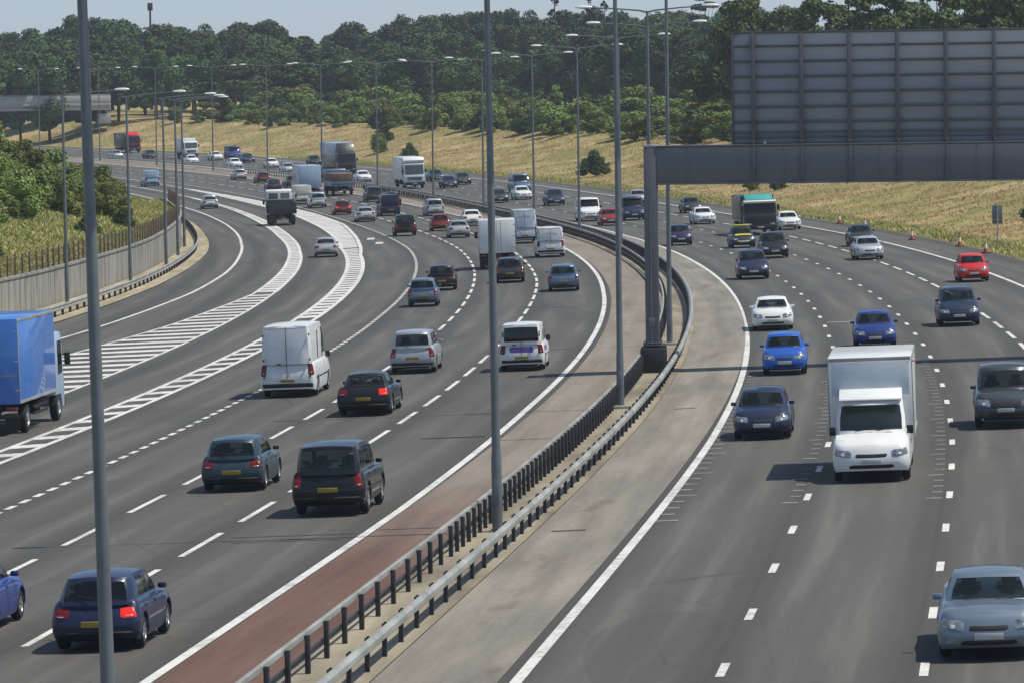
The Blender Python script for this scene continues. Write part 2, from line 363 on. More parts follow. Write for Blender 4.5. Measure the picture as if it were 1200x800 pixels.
# far low hills on the horizon
mb=MB(); 
xs=np.linspace(-2600,2600,90); rows=[]
for d,h in ((3600,20),(3900,52),(4300,58)):
    rows.append([(x,d+120*math.sin(x*.002),h*(1+.25*math.sin(x*.0031+1)+.12*math.sin(x*.011))) for x in xs])
mb.grid(rows); struct('hills',mb.mesh('hills',M_DARKLEAF))
struct('road_left',strip_mesh('road_left',M_ASPHL,-300,1400,KERBf,-3.0,0,4,16))
struct('road_right',strip_mesh('road_right',M_ASPHR,-300,1400,3.3,21.68,0,4,10))
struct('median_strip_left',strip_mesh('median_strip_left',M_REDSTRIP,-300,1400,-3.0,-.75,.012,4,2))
struct('median_strip_right',strip_mesh('median_strip_right',M_PALESTRIP,-300,1400,1.0,3.3,.012,4,2))
struct('median_gravel',strip_mesh('median_gravel',M_GRAVEL,-300,1400,-.75,1.0,.03,4,2))
struct('kerb_verge',strip_mesh('kerb_verge',M_VERGE,-300,640,lambda s:WALLf(s)+.1,lambda s:KERBf(s)+.25,.05,4,3))
# ------------------------------------------------------------------ painted lines
class Marks:
    def __init__(s): s.mb=MB()
    def line(s,o,w,s0,s1,ds=4):
        of=o if callable(o) else (lambda q:np.full(len(np.atleast_1d(q)),float(o)))
        ss=np.arange(s0,s1+.01,ds); a=P3(ss,of(ss)-w/2,.009); b=P3(ss,of(ss)+w/2,.009); k=len(s.mb.v); n=len(ss)
        s.mb.v.extend(map(tuple,a.tolist())); s.mb.v.extend(map(tuple,b.tolist()))
        s.mb.f.extend([(k+i,k+n+i,k+n+i+1,k+i+1) for i in range(n-1)])
    def dash(s,o,w,s0,s1,mark,gap,ph=0):
        of=o if callable(o) else (lambda q:float(o)); q=s0+ph
        while q<s1:
            a,b=q,q+mark; k=len(s.mb.v); m=(a+b)/2
            for (u,sg) in ((a,-1),(a,1),(b,1),(b,-1)):
                s.mb.v.append(tuple(P3(u,float(of(u))+sg*w/2,.009)[0].tolist()))
            s.mb.f.append((k,k+1,k+2,k+3)); q+=mark+gap
    def quad(s,pts):
        k=len(s.mb.v)
        for (a,b) in pts: s.mb.v.append(tuple(P3(a,b,.009)[0].tolist()))
        s.mb.f.append(tuple(range(k,k+len(pts))))
    def done(s,name,m): struct(name,s.mb.mesh(name,m,clean=False))
mk=Marks()
R1f=ip([(0,7.2),(100,7.1),(160,6.8),(300,6.75),(1400,6.8)]); R2f=ip([(0,10.7),(100,10.65),(170,10.35),(260,10.2),(1400,10.3)]); R3f=ip([(0,14.4),(150,14.2),(180,14.0),(300,13.9),(1400,13.9)])
mk.line(lambda s:np.interp(s,[0,100,180,280,1400],[3.65,3.58,3.3,3.45,3.45]),.22,-100,1300)
mk.line(18.05,.22,-100,1300)
mk.dash(R1f,.16,-12,900,2.0,7.0,.7); mk.dash(R2f,.16,-12,900,2.0,7.0,0); mk.dash(R3f,.17,-12,900,5.6,3.4,3)
mk.done('road_markings_right',M_PAINT)
mk=Marks()
mk.line(lambda s:np.interp(s,[0,80,120,220,300,1400],[-3.2,-3.15,-3.35,-3.35,-3.1,-3.1]),.22,-100,1300)
Laf=ip([(0,-6.6),(48,-6.7),(100,-7.05),(180,-7.35),(240,-6.95),(1400,-6.85)]); Lbf=ip([(0,-10.1),(65,-10.3),(110,-10.6),(150,-10.85),(230,-10.7),(320,-10.4),(1400,-10.3)]); Lcf=ip([(0,-13.9),(83,-14.1),(130,-14.45),(200,-14.6),(260,-14.35),(320,-13.95),(1400,-13.9)])
mk.dash(Laf,.16,-11,900,6,3,-1.3); mk.dash(Lbf,.16,-11,900,5.6,3.4,2.6); mk.dash(Lcf,.19,0,820,1.15,.85)
mk.line(Ff,.22,-100,760)
# hatched strips between pairs of solid lines
def hatch(a,b,s0,s1,w=.2,per=4.0,fill=2.1,sk=.8,ds=2):
    mk.line(a,w,s0,s1,ds); mk.line(b,w,s0,s1,ds); q=s0
    while q<s1-per:
        l,r=float(a(np.array([q]))[0]),float(b(np.array([q]))[0])
        if r-l>.5: mk.quad([(q,l+w/2),(q+sk*(r-l),r-w/2),(q+sk*(r-l)+fill,r-w/2),(q+fill,l+w/2)])
        q+=per
hatch(D1f,D2f,-20,200,.22,4.0,1.55,.5)
hatch(D1f,D2f,200,330,.26,4.0,2.7,.5)
hatch(D1f,D2f,330,556,.3,4.0,3.3,.5)
hatch(E1f,E2f,130,240,.17,4.0,1.75,.12)
hatch(E1f,E2f,240,520,.24,4.0,2.9,.12)
mk.line(ip([(556,-16.3),(700,-14.6),(1400,-14.2)]),.2,556,1200); mk.line(ip([(520,-20.2),(700,-20)]),.2,520,800)
for s_,o_ in ((352,-15.6),(338,-15.5)): mk.quad([(s_,o_-.45),(s_,o_+.15),(s_+5,o_+.45),(s_+5,o_-.15)])
mk.done('road_markings_left',M_PAINT)
# fading measuring ticks beside the lane lines on the oncoming side
mk=Marks()
def ticks(of,sd,s0,s1,step,ln):
    q=s0;i=0
    while q<s1:
        L=ln*(1.6 if i%4==0 else 1); o=float(of(q)); mk.quad([(q,o+sd*.18),(q,o+sd*(.18+L)),(q+.32,o+sd*(.18+L)),(q+.32,o+sd*.18)][::(1 if sd>0 else -1)]); q+=step;i+=1
ticks(lambda s:3.5,1,74,134,1.8,.36); ticks(R1f,-1,78,132,1.8,.26); ticks(R2f,-1,78,140,1.8,.26)
mk.quad([(172.6,6.95),(172.6,8.4),(173.5,8.4),(173.5,6.95)])
mk.done('road_markings_worn',M_WORN)
# dark skid marks and joint lines in the surface
mk=Marks()
for (s_,o0,o1,w) in ((74,-3.0,-.8,.10),(73.2,-6.4,-3.4,.12),(71.8,-6.2,-3.6,.10),(104,-3.0,-.8,.10),(106,-5.6,-3.6,.3),(72,1.4,2.2,.3),(116,1.7,2.4,.25)):
    mk.quad([(s_,o0),(s_+.1,o1),(s_+w+.1,o1),(s_+w,o0)])
M_TAR=mat('tar_joint',(.075,.068,.062),.8,0,.3,4)
for v in range(len(mk.mb.v)): x,y,z=mk.mb.v[v]; mk.mb.v[v]=(x,y,z+.012)
mk.done('road_joints',M_TAR)
# ------------------------------------------------------------------ crash barriers
def sweep(of,prof,s0,s1,ds,closed=True):
    """prof: list of (offset, height) swept along the line"""
    mb=MB(); ss=np.arange(s0,s1+.01,ds); base=of(ss) if callable(of) else np.full(len(ss),float(of)); n=len(ss); V=[]
    for (po,pz) in prof: V.append(P3(ss,base+po,pz))
    V=np.concatenate(V); m=len(prof)
    F=[(j*n+i,((j+1)%m)*n+i,((j+1)%m)*n+i+1,j*n+i+1) for j in range(m if closed else m-1) for i in range(n-1)]
    if closed: F.append(tuple(j*n for j in range(m))[::-1]); F.append(tuple(j*n+n-1 for j in range(m)))
    mb.v=[tuple(v) for v in V.tolist()]; mb.f=F; return mb
def rbox(o,z,w,h,c=.03):
    return [(o-w/2+c,z-h/2),(o+w/2-c,z-h/2),(o+w/2,z-h/2+c),(o+w/2,z+h/2-c),(o+w/2-c,z+h/2),(o-w/2+c,z+h/2),(o-w/2,z+h/2-c),(o-w/2,z-h/2+c)]
def wbeam(o,z,sd):
    return [(o+sd*q,z+h) for q,h in ((0,-.155),(.05,-.12),(.05,-.06),(0,-.02),(0,.02),(.05,.06),(.05,.12),(0,.155),(-.012,.155),(.038,.118),(.038,.062),(-.012,.02),(-.012,-.02),(.038,-.062),(.038,-.118),(-.012,-.155))]
def barrier(name,label,of,rails,post_of,spots,ph,pw,matr,matp,far_step,far_to,s0=-30,s1=860,pin=0,vis0=40):
    p0=pt(40,of); root=empty(name,p0); tag(root,label,'crash barrier')
    inv=Matrix.Translation(-p0)
    for pr,m_ in rails:
        mb=sweep(of,pr,s0,s1,2.0 if s1<500 else 4.0); mb.v=[tuple(Vector(v)-p0) for v in mb.v]
        put('rail',mb.mesh('rail',m_,40,clean=False),root)
    pm=MB().box((0,0,ph/2-.1),(pw,pw*.7,ph+.2),.008)
    if pin: pm.box((0,pin,ph-.02),(.05,.05,.10))
    pm=pm.mesh('post',matp)
    for s_ in spots:
        o=put('post',pm,root); o.matrix_local=Matrix.Translation(pt(s_,of+post_of)-p0)@Matrix.Rotation(heading(s_),4,'Z')
    # remaining posts, behind and far beyond the ones that show
    mb=MB(); q=s0
    while q<vis0: 
        mb.box(pt(q,of+post_of,ph/2)-p0,(pw,pw*.7,ph)); q+=2.4
    q=spots[-1]+far_step
    while q<far_to: mb.box(pt(q,of+post_of,ph/2)-p0,(pw,pw*.7,ph)); q+=far_step
    o=put('post',mb.mesh('post',matp),root); o['kind']='stuff'
    return root
spL=[40+2.35*i for i in range(9)]; 
while spL[-1]<66: spL.append(spL[-1]+1.9)
while len(spL)<99: spL.append(spL[-1]+1.18)
barrier('median_barrier','dark posted crash barrier with thin top rail beside the red strip',-.35,[(rbox(-.06,.70,.09,.13,.02),M_RAIL),(rbox(-.05,.36,.05,.06,.01),M_POSTDARK)],.04,spL,.72,.13,M_RAIL,M_POSTDARK,1.3,520,vis0=39)
spR=[40+2.35*i for i in range(12)]
while len(spR)<99: spR.append(spR[-1]+1.9)
barrier('median_barrier','crash barrier with thick pale rounded rail beside the pale concrete strip',.82,[(rbox(.09,.60,.17,.22,.06),M_RAIL)],-.06,spR,.64,.12,M_RAIL,M_POSTDARK,1.9,620,pin=-.02,vis0=39)
spS=[205+3.2*i for i in range(50)]
def kb(s): return KERBf(s)-.75
def slip_barrier():
    p0=pt(205,float(kb(205))); root=empty('roadside_barrier',p0); tag(root,'low crash barrier at the foot of the concrete retaining wall','crash barrier')
    mb=sweep(kb,wbeam(.08,.52,1),150,600,3); mb.v=[tuple(Vector(v)-p0) for v in mb.v]; put('rail',mb.mesh('rail',M_RAIL,30,clean=False),root)
    pm=MB().box((0,0,.3),(.11,.14,.66),.006).mesh('post',M_POSTDARK)
    for i in range(88):
        s_=178+3.2*i; o=put('post',pm,root); o.matrix_local=Matrix.Translation(pt(s_,float(kb(s_)))-p0)@Matrix.Rotation(heading(s_),4,'Z')
slip_barrier()
# ------------------------------------------------------------------ lamp columns
def lamp_parts(h=15.1,double=True,arm=2.75):
    pole=MB(); pole.lathe([(0,0),(.17,0),(.17,.04),(.125,.06),(.122,1.75),(.105,1.95),(.098,4),(.062,h-.05),(.06,h),(0,h)],'z',14)
    plate=MB().box((0,0,.02),(.45,.45,.04),.01)
    for a in (-1,1):
        for b in (-1,1): plate.lathe([(0,.07),(.02,.07),(.02,.03)],'z',6,(a*.16,b*.16,0))
    door=MB().box((0,-.118,.95),(.11,.02,.62),.005)
    arms=[];heads=[];lens=[]
    for sd in ((-1,1) if double else (1,)):
        m=MB(); m.tube([(0,0,h-.08),(sd*.35,0,h+.02),(sd*arm*.6,0,h+.14),(sd*arm,0,h+.2)],[.05,.045,.036,.032],8)
        if not double: m.tube([(0,0,h-.08),(-.35,0,h-.02)],[.05,.03],8)
        arms.append(m)
        hd=MB(); x0=sd*arm; P=[]
        for t,w,hh in ((0,.05,.05),(.06,.09,.075),(.2,.14,.1),(.5,.175,.12),(.78,.15,.09),(.86,.06,.04),(.88,.0,.0)):
            P.append([(x0+sd*t,w*math.cos(q),h+.22+hh*math.sin(q)*(1 if math.sin(q)>0 else .35)) for q in np.linspace(0,2*math.pi,13)])
        hd.grid(P); heads.append(hd)
        ln=MB(); ln.grid([[(x0+sd*(.18+t*.55),(w-.5)*.2,h+.17-.03*math.sin(math.pi*t)*math.sin(math.pi*w)) for w in np.linspace(0,1,4)] for t in np.linspace(0,1,5)]); lens.append(ln)
    return dict(pole=pole.mesh('pole',M_LAMP),plate=plate.mesh('base_plate',M_LAMP),door=door.mesh('access_door',M_LAMP),arms=[a.mesh('arm',M_LAMP) for a in arms],heads=[a.mesh('lamp_head',M_LAMPHEAD) for a in heads],lens=[a.mesh('lens',M_GLASSLENS) for a in lens])
LP2=lamp_parts(14.75,True); LP1=lamp_parts(12.0,False,3.0)
def lamp(LPm,p,rz,lean,label,group):
    root=empty('lamp_column',p,rz); root.rotation_euler=(0,0,rz); tag(root,label,'lamp column',group)
    M=Matrix.Translation(p)@Matrix.Rotation(-lean,4,'Y')@Matrix.Rotation(rz,4,'Z'); root.matrix_world=M
    put('pole',LPm['pole'],root); put('base_plate',LPm['plate'],root); put('access_door',LPm['door'],root)
    for a in LPm['arms']: put('arm',a,root)
    for h,l in zip(LPm['heads'],LPm['lens']):
        q=put('lamp_head',h,root); put('lens',l,q)
MED=[(67,-5.74,1.12),(112.1,-.4,.35),(156.8,3.55,.05),(197.5,6.55,-.1),(240,7.05,.1),(284,8.3,.1),(328,7.6,.1),(372,5.4,.1),(416,2.1,.1),(460,-2.55,0),(504,-8.1,0),(548,-15.2,0),(592,-23.3,0),(636,-32.3,0),(680,-42.3,0),(724,-53.6,0),(768,-66,0),(812,-80,0)]
LLAB=['nearest twin armed lamp column rising along the left of the frame','twin armed lamp column standing between the median barriers in front of the white box truck','twin armed lamp column between the median barriers just left of the gantry column','twin armed lamp column just right of the gantry column inside the barriers',
'twin armed lamp column hidden low down by the gantry with its head high above the beam','twin armed lamp column directly behind the gantry column','twin armed lamp column behind the third nearest one left of the gantry','twin armed lamp column on the median beyond the white van and red hatchback','twin armed lamp column on the median behind the steel blue van','twin armed lamp column just behind the second nearest column']
for i,(y,x,ln) in enumerate(MED):
    z=float(groundxy(np.array([x]),np.array([y]))[0])
    s_=float(np.interp(y,MXY[:,1],S)); 
    lamp(LP2,Vector((x,y,z)),heading(s_)-math.pi/2,R(ln),LLAB[i] if i<len(LLAB) else 'distant twin armed lamp column in the receding row along the far bend of the median','lamp columns along the median')
SL=[(193,-37.0,'single armed lamp column off the left edge with only its lamp head showing'),(234.2,-34.0,'first single armed lamp column in front of the retaining wall, farthest left'),(268.1,-32.7,'second single armed lamp column along the retaining wall behind the long grass'),(303.5,-31.8,'third single armed lamp column along the retaining wall'),(327.6,-31.4,'fourth single armed lamp column near the end of the retaining wall'),(352.5,-31.0,'farthest single armed lamp column where the wall bends out of sight')]
for s_,o_,lb in SL:
    p=pt(s_,max(o_,float(WALLf(s_))+.35)); lamp(LP1,p,heading(s_)-math.pi/2,R(.35),lb,'lamp columns along the slip road')
# concrete pads with cabinets at the foot of two columns
for i,(y,x,ln) in enumerate(MED[2:4]):
    z=float(groundxy(np.array([x]),np.array([y]))[0])
    o=put('lamp_base_slab',MB().box((0,0,.06),(1.1,.8,.14),.02).mesh('lamp_base_slab',M_CONC),None,(x-.1,y,z)); tag(o,['flat concrete slab at the foot of the column left of the gantry','flat concrete slab at the foot of the column right of the gantry'][i],'concrete slab')
# ------------------------------------------------------------------ sign gantry
def gantry():
    p=pt(138.0,.22); root=empty('sign_gantry',p,heading(138.0)-math.pi/2); tag(root,'dark grey gantry carrying the back of a huge road sign over the oncoming lanes','sign gantry')
    BH=7.0
    m=MB().box((-.17,.55,4.72),(.47,1.6,7.36),.02); 
    for z in (.98,1.06): m.box((-.17,.55,z+.06),(.66,1.8,.05),.01)
    put('column',m.mesh('column',M_GANTRY),root)
    put('plinth',MB().box((-.14,.5,.42),(.92,2.0,1.05),.03).mesh('plinth',M_DARKBOX),root)
    cap=MB().box((-.17,.55,8.44),(.53,1.66,.08),.01); put('column_cap',cap.mesh('column_cap',M_GALV),root)
    x1=26.0
    b=MB(); b.box(((x1+.07)/2,.85,BH+.7),(x1-.07,2.2,1.36),.01)
    f=MB()
    for z in (BH+.02,BH+1.42): f.box(((x1+.08)/2,.85,z),(x1-.08,2.32,.06),.008)
    put('beam_flange',f.mesh('beam_flange',M_GANTRY),root)
    m=MB().box((x1+.41,.55,4.2),(.82,1.6,8.5),.02); put('column',m.mesh('column',M_GANTRY),root)
    put('plinth',MB().box((x1+.41,0,.4),(1.0,1.0,.9),.03).mesh('plinth',M_DARKBOX),root)
    X0,X1=2.92,21.0; z0,z1=BH+1.47,12.60
    sg=put('sign_panel',MB().box(((X0+X1)/2,.62,(z0+z1)/2),(X1-X0,.04,z1-z0),.005).mesh('sign_panel',M_SIGNBACK),root)
    fr=MB(); 
    for z in (z0,z1): fr.box(((X0+X1)/2,.595,z),(X1-X0+.06,.12,.08),.005)
    for x in (X0,X1): fr.box((x,.592,(z0+z1)/2),(.07,.11,z1-z0-.09),.005)
    put('frame',fr.mesh('frame',M_RIB),sg)
    n=7
    for i in range(n):
        z=z1-.50-.565*i if i else z1-.50
        r=MB(); r.prism([(0,-.05),(.075,-.05),(.075,-.02),(.03,.0),(.03,.03),(.075,.05),(0,.05)],0,1)  # hat section
        q=MB(); q.box(((X0+X1)/2,.555,z),(X1-X0-.1,.085,.10),.012); put('rail',q.mesh('rail',M_RIB),sg)
    q=MB().box(((X0+X1)/2,.555,z0+.42),(X1-X0-.1,.085,.07),.01); put('rail',q.mesh('rail',M_RIB),sg)
    x=3.68;k=0
    while x<X1-.2:
        q=MB(); q.box((x,.43,(BH+1.46+z1)/2),(.16,.16,z1-BH-1.5),.006); q.box((x,-.30,BH+.72),(.12,.09,1.3),.006); q.box((x,.05,BH+1.53),(.12,.62,.12),.006)
        put('upright',q.mesh('upright',M_RIB),sg); x+=1.79
    # inspection walkway brackets and lamp on the beam
    q=MB()
    for xx in np.arange(1.2,25,3.58): q.box((xx,-.262,BH+.7),(.05,.03,1.3),.004); 
    for xx in np.arange(.4,25.5,.6): q.box((xx,-.30,BH+1.40),(.04,.04,.05)); q.box((xx,-.30,BH+.04),(.04,.04,.05))
    b.v,b.f=b.v,b.f; k_=len(b.v); b.v+=q.v; b.f+=[tuple(i+k_ for i in f_) for f_ in q.f]; put('beam',b.mesh('beam',M_GANTRY),root)
    q=MB().tube([(-.17,-.29,1.1),(-.17,-.29,6.9)],.025,6); q.box((-.17,-.30,1.9),(.22,.1,.32),.01); put('cable_conduit',q.mesh('cable_conduit',M_LAMP),root)
    q=MB().box((4.1,-.1,BH+1.5),(.12,.12,.1),.01); put('bracket',q.mesh('bracket',M_GALV),root)
gantry()
# ------------------------------------------------------------------ retaining wall and fence
M_CONCJ=mat('concrete_joint',(.13,.125,.105),.9,0,.2,2)
def rwall():
    p0=pt(230,float(WALLf(230))); root=empty('retaining_wall',p0); tag(root,'stained concrete retaining wall curving along the slip road','retaining wall')
    ss=np.arange(120,500.1,2.5)
    def sw(prof):
        mb=MB(); n=len(ss); V=np.concatenate([P3(ss,WALLf(ss)+po,pz(WHf(ss)) if callable(pz) else pz) for po,pz in prof]); m=len(prof)
        mb.v=[tuple(v-np.array(p0)) for v in V]; mb.f=[(j*n+i,((j+1)%m)*n+i,((j+1)%m)*n+i+1,j*n+i+1) for j in range(m) for i in range(n-1)]; return mb
    # shallow ribs give the panel joints
    mb=sw([(0,-.3),(0,lambda h:h-.12),(-.3,lambda h:h-.12),(-.3,-.3)])
    put('wall',mb.mesh('wall',M_CONC,40,clean=False),root)
    mb=sw([(.07,lambda h:h-.115),(.07,lambda h:h+.02),(-.36,lambda h:h+.02),(-.36,lambda h:h-.115)]); put('coping',mb.mesh('coping',M_CONC,40,clean=False),root)
    mb=MB(); q=122
    while q<440:
        for i in range(0,1):
            c=pt(q,float(WALLf(q))+.015,float(WHf(q))/2-.2)-p0; mb.box(c,(.035,.05,float(WHf(q))-.2),0,(heading(q),'Z'))
        q+=4.0
rwall()
def wfence():
    p0=pt(230,float(WALLf(230))-.15,2.1); root=empty('wall_fence',p0); tag(root,'rusty brown post fence along the top of the retaining wall','fence')
    pm=MB().box((0,0,.55),(.085,.085,1.25),.008).mesh('post',M_RUSTDARK); q=186;ps=[]
    while q<430 and len(ps)<100: ps.append(q); q+=2.45
    for s_ in ps:
        o=put('post',pm,root); o.location=pt(s_,float(WALLf(s_))-.15,float(WHf(s_)))-p0; o.rotation_euler=(0,0,heading(s_))
    mb=MB(); q=186
    while q<428:
        if abs((q-186)/2.45-round((q-186)/2.45))>.1:
            c=pt(q,float(WALLf(q))-.15,float(WHf(q))+.52)-p0; mb.box(c,(.035,.02,1.1),0,(heading(q),'Z'))
        q+=.49
    put('pale',mb.mesh('pale',M_RUST),root)['kind']='stuff'
    mb=MB()
    for h in (.3,.95): mb.tube([pt(a,float(WALLf(a))-.19,float(WHf(a))+h)-p0 for a in np.arange(186,428,3)],.025,6)
    put('wire_rail',mb.mesh('wire_rail',M_RUSTDARK),root)
wfence()
# ------------------------------------------------------------------ overbridge far left
def bridge():
    root=empty('overbridge',(-150,905,9.5)); tag(root,'pale grey concrete overbridge crossing the far bend at the left','bridge')
    L=Vector((-290,880,0)); Rr=Vector((-76,908,0)); d=(Rr-L); ln=d.length; a=math.atan2(d.y,d.x); mid=(L+Rr)/2-Vector((-150,905,0))
    def P(n,c,dim,m,bev=.05,x=0):
        o=put(n,MB().box(c,dim,bev).mesh(n,m),root,(mid.x,mid.y,0)); o.rotation_euler=(0,0,a); return o
    P('deck',(0,0,2.85),(ln,9,.9),M_CONC2); P('fascia',(0,-4.62,3.52),(ln,.22,.62),M_CONC2)
    P('parapet',(0,-4.6,4.5),(ln,.3,1.35),M_CONC2); P('parapet',(0,4.6,4.5),(ln,.3,1.35),M_CONC2)
    P('handrail',(0,-4.6,5.32),(ln,.14,.12),M_GALV)
    for x in (-60,-15,30): P('pier',(x,0,-.7),(1.2,7,4.86),M_CONC2)
    P('abutment',(ln/2-1.2,0,.8),(2.4,9.0,1.9),M_CONC2)
bridge()
# ------------------------------------------------------------------ small roadside things
def cone(s_,o_,label):
    root=empty('traffic_cone',pt(s_,o_,.004),random.random()); tag(root,label,'traffic cone','traffic cones on the hard shoulder')
    put('base',MB().box((0,0,.03),(.46,.46,.06),.02).mesh('base',M_BLACK),root)
    put('body',MB().lathe([(.15,.06),(.12,.22),(.08,.5),(.045,.78),(.03,.80),(0,.80)],'z',18).mesh('body',M_ORANGE),root)
    put('sleeve',MB().lathe([(.112,.30),(.072,.58),(.066,.60),(.09,.44)],'z',18).mesh('sleeve',M_WHITEBAND),root)
    put('sleeve',MB().lathe([(.060,.66),(.05,.74),(.055,.7)],'z',18).mesh('sleeve',M_WHITEBAND),root)
for a in ((340,21.3,'farthest traffic cone from the camera, beside the white saloon'),(324.5,21.2,'traffic cone standing right behind the charcoal hatchback on the shoulder'),(289.5,20.2,'middle traffic cone set out nearest to the edge line'),(271.7,21.3,'traffic cone directly behind the left side of the red car'),(256.5,21.2,'traffic cone nearest the camera just right of the red roof')): cone(*a)
def marker():
    root=empty('marker_board',pt(268.6,23.4)-Vector((0,0,.05)),heading(268.6)-math.pi/2); tag(root,'small dark rectangular sign seen from behind on the right verge','sign')
    put('post',MB().tube([(0,0,0),(0,0,2.75)],.04,10).mesh('post',M_GALV),root)
    put('board',MB().box((0,.07,2.12),(.66,.03,1.2),.008).mesh('board',M_GANTRY),root)
    put('clamp',MB().box((0,.03,1.8),(.3,.05,.05)).box((0,.03,2.45),(.3,.05,.05)).mesh('clamp',M_GALV),root)
marker()
def delin(s_,o_,lab):
    root=empty('verge_post',pt(s_,o_)); tag(root,lab,'marker post','white marker posts on the verge')
    put('body',MB().box((0,0,.5),(.1,.06,1.0),.01).mesh('body',M_WHITEBAND),root); put('reflector',MB().box((0,-.035,.82),(.06,.012,.14)).mesh('reflector',M_TAIL),root)
mast=empty('mast',(-76,1015,float(groundxy(np.array([-76.]),np.array([1015.]))[0]+5))); tag(mast,'thin dark mast rising above the wood at the left','mast')
put('pole',MB().tube([(0,0,0),(0,0,21.5)],[.35,.2],8).mesh('pole',M_POSTDARK),mast); put('antenna',MB().box((0,0,21.9),(1.1,.5,1.6),.1).mesh('antenna',M_POSTDARK),mast)
# ------------------------------------------------------------------ vehicles
# local frame: x forward, y left, z up, origin on the road under the middle of the vehicle
FS=[0,.10,.24,.42,.60,.75,.88,.955,1.0]; INS=[.055,.022,.004,0,.006,.018,.045,.085,.13]
SPEC=dict(
 hatch=dict(L=3.95,W=1.71,H=1.44,belt=.93,zn=.66,zt=.86,wb=.98,wt=.30,rt=-1.50,rb=-1.84,xB=-.12,xC=-1.08,clr=.19,r=.305,xf=1.22,xr=-1.25,inset=.22,door3=None),
 saloon=dict(L=4.50,W=1.76,H=1.42,belt=.93,zn=.66,zt=.90,wb=1.02,wt=.28,rt=-1.05,rb=-1.68,xB=-.20,xC=-1.06,clr=.19,r=.315,xf=1.35,xr=-1.33,inset=.24,door3=None),
 mpv=dict(L=4.25,W=1.78,H=1.64,belt=1.02,zn=.70,zt=.98,wb=1.38,wt=.48,rt=-1.78,rb=-2.04,xB=.10,xC=-.85,clr=.20,r=.315,xf=1.32,xr=-1.30,inset=.17,door3=-1.62),
 suv=dict(L=4.55,W=1.86,H=1.80,belt=1.10,zn=.86,zt=1.06,wb=1.08,wt=.55,rt=-2.0,rb=-2.17,xB=-.05,xC=-.98,clr=.27,r=.37,xf=1.38,xr=-1.32,inset=.15,door3=-1.85),
 hatch2=dict(L=3.65,W=1.63,H=1.47,belt=.95,zn=.72,zt=.90,wb=.98,wt=.42,rt=-1.55,rb=-1.72,xB=-.10,xC=-1.18,clr=.19,r=.28,xf=1.16,xr=-1.16,inset=.17,door3=None),
 estate=dict(L=4.62,W=1.76,H=1.47,belt=.94,zn=.67,zt=.90,wb=1.08,wt=.36,rt=-1.92,rb=-2.14,xB=-.12,xC=-1.0,clr=.18,r=.315,xf=1.38,xr=-1.33,inset=.22,door3=-1.85),
 saloon2=dict(L=4.75,W=1.80,H=1.40,belt=.91,zn=.70,zt=.95,wb=.96,wt=.16,rt=-1.00,rb=-1.62,xB=-.28,xC=-1.10,clr=.18,r=.325,xf=1.42,xr=-1.38,inset=.26,door3=None),
 vansmall=dict(L=4.15,W=1.74,H=1.80,belt=1.04,zn=.70,zt=1.02,wb=1.22,wt=.50,rt=-1.98,rb=-2.04,xB=.05,xC=-1.0,clr=.19,r=.305,xf=1.28,xr=-1.32,inset=.10,door3=None,van=1),
 vanlow=dict(L=5.0,W=1.95,H=2.05,belt=1.18,zn=.80,zt=1.16,wb=1.80,wt=1.05,rt=-2.42,rb=-2.47,xB=.55,xC=-.9,clr=.22,r=.335,xf=1.62,xr=-1.45,inset=.09,door3=None,van=1),
 vanhigh=dict(L=5.5,W=2.0,H=2.58,belt=1.25,zn=.84,zt=1.22,wb=2.05,wt=1.15,rt=-2.66,rb=-2.72,xB=.75,xC=-.9,clr=.23,r=.345,xf=1.80,xr=-1.62,inset=.10,door3=None,van=1),
 cab=dict(L=6.8,W=2.0,H=2.06,belt=1.20,zn=.84,zt=1.0,wb=2.58,wt=1.86,rt=1.15,rb=1.10,xB=1.45,xC=1.25,clr=.25,r=.345,xf=2.5,xr=-2.2,inset=.12,door3=None,van=1,cab=1),
)
def outline(p):
    L,W=p['L'],p['W']; c=.34; cr=.20; bow=.13; pts=[]
    h=W/2
    for y in np.linspace(0,h-c,6): pts.append((L/2-bow*(y/h)**2,y))
    x0=pts[-1][0]
    for a in np.linspace(0,math.pi/2,7)[1:]: pts.append((x0-c*(1-math.cos(a))*1.25,h-c+c*math.sin(a)))
    nf=5; xs=pts[-1][0]; rbow=.05; xe=-L/2+rbow+cr*1.0
    n=int((xs-xe)/.085)
    for t in np.linspace(0,1,n+1)[1:]:
        x=xs+(xe-xs)*t; pts.append((x,h-.035*max(0,(x-.4)/(L/2))**2*0))
    ns=len(pts)-1
    for a in np.linspace(0,math.pi/2,6)[1:]: pts.append((xe-cr*math.sin(a),h-cr+cr*math.cos(a)))
    nr=len(pts)-1; xr=pts[-1][0]
    for y in np.linspace(h-cr,0,6)[1:]: pts.append((xr-rbow*(1-(y/h)**2),y))
    return np.array(pts),dict(f=5,c=11,s=ns,r=nr,e=len(pts)-1)
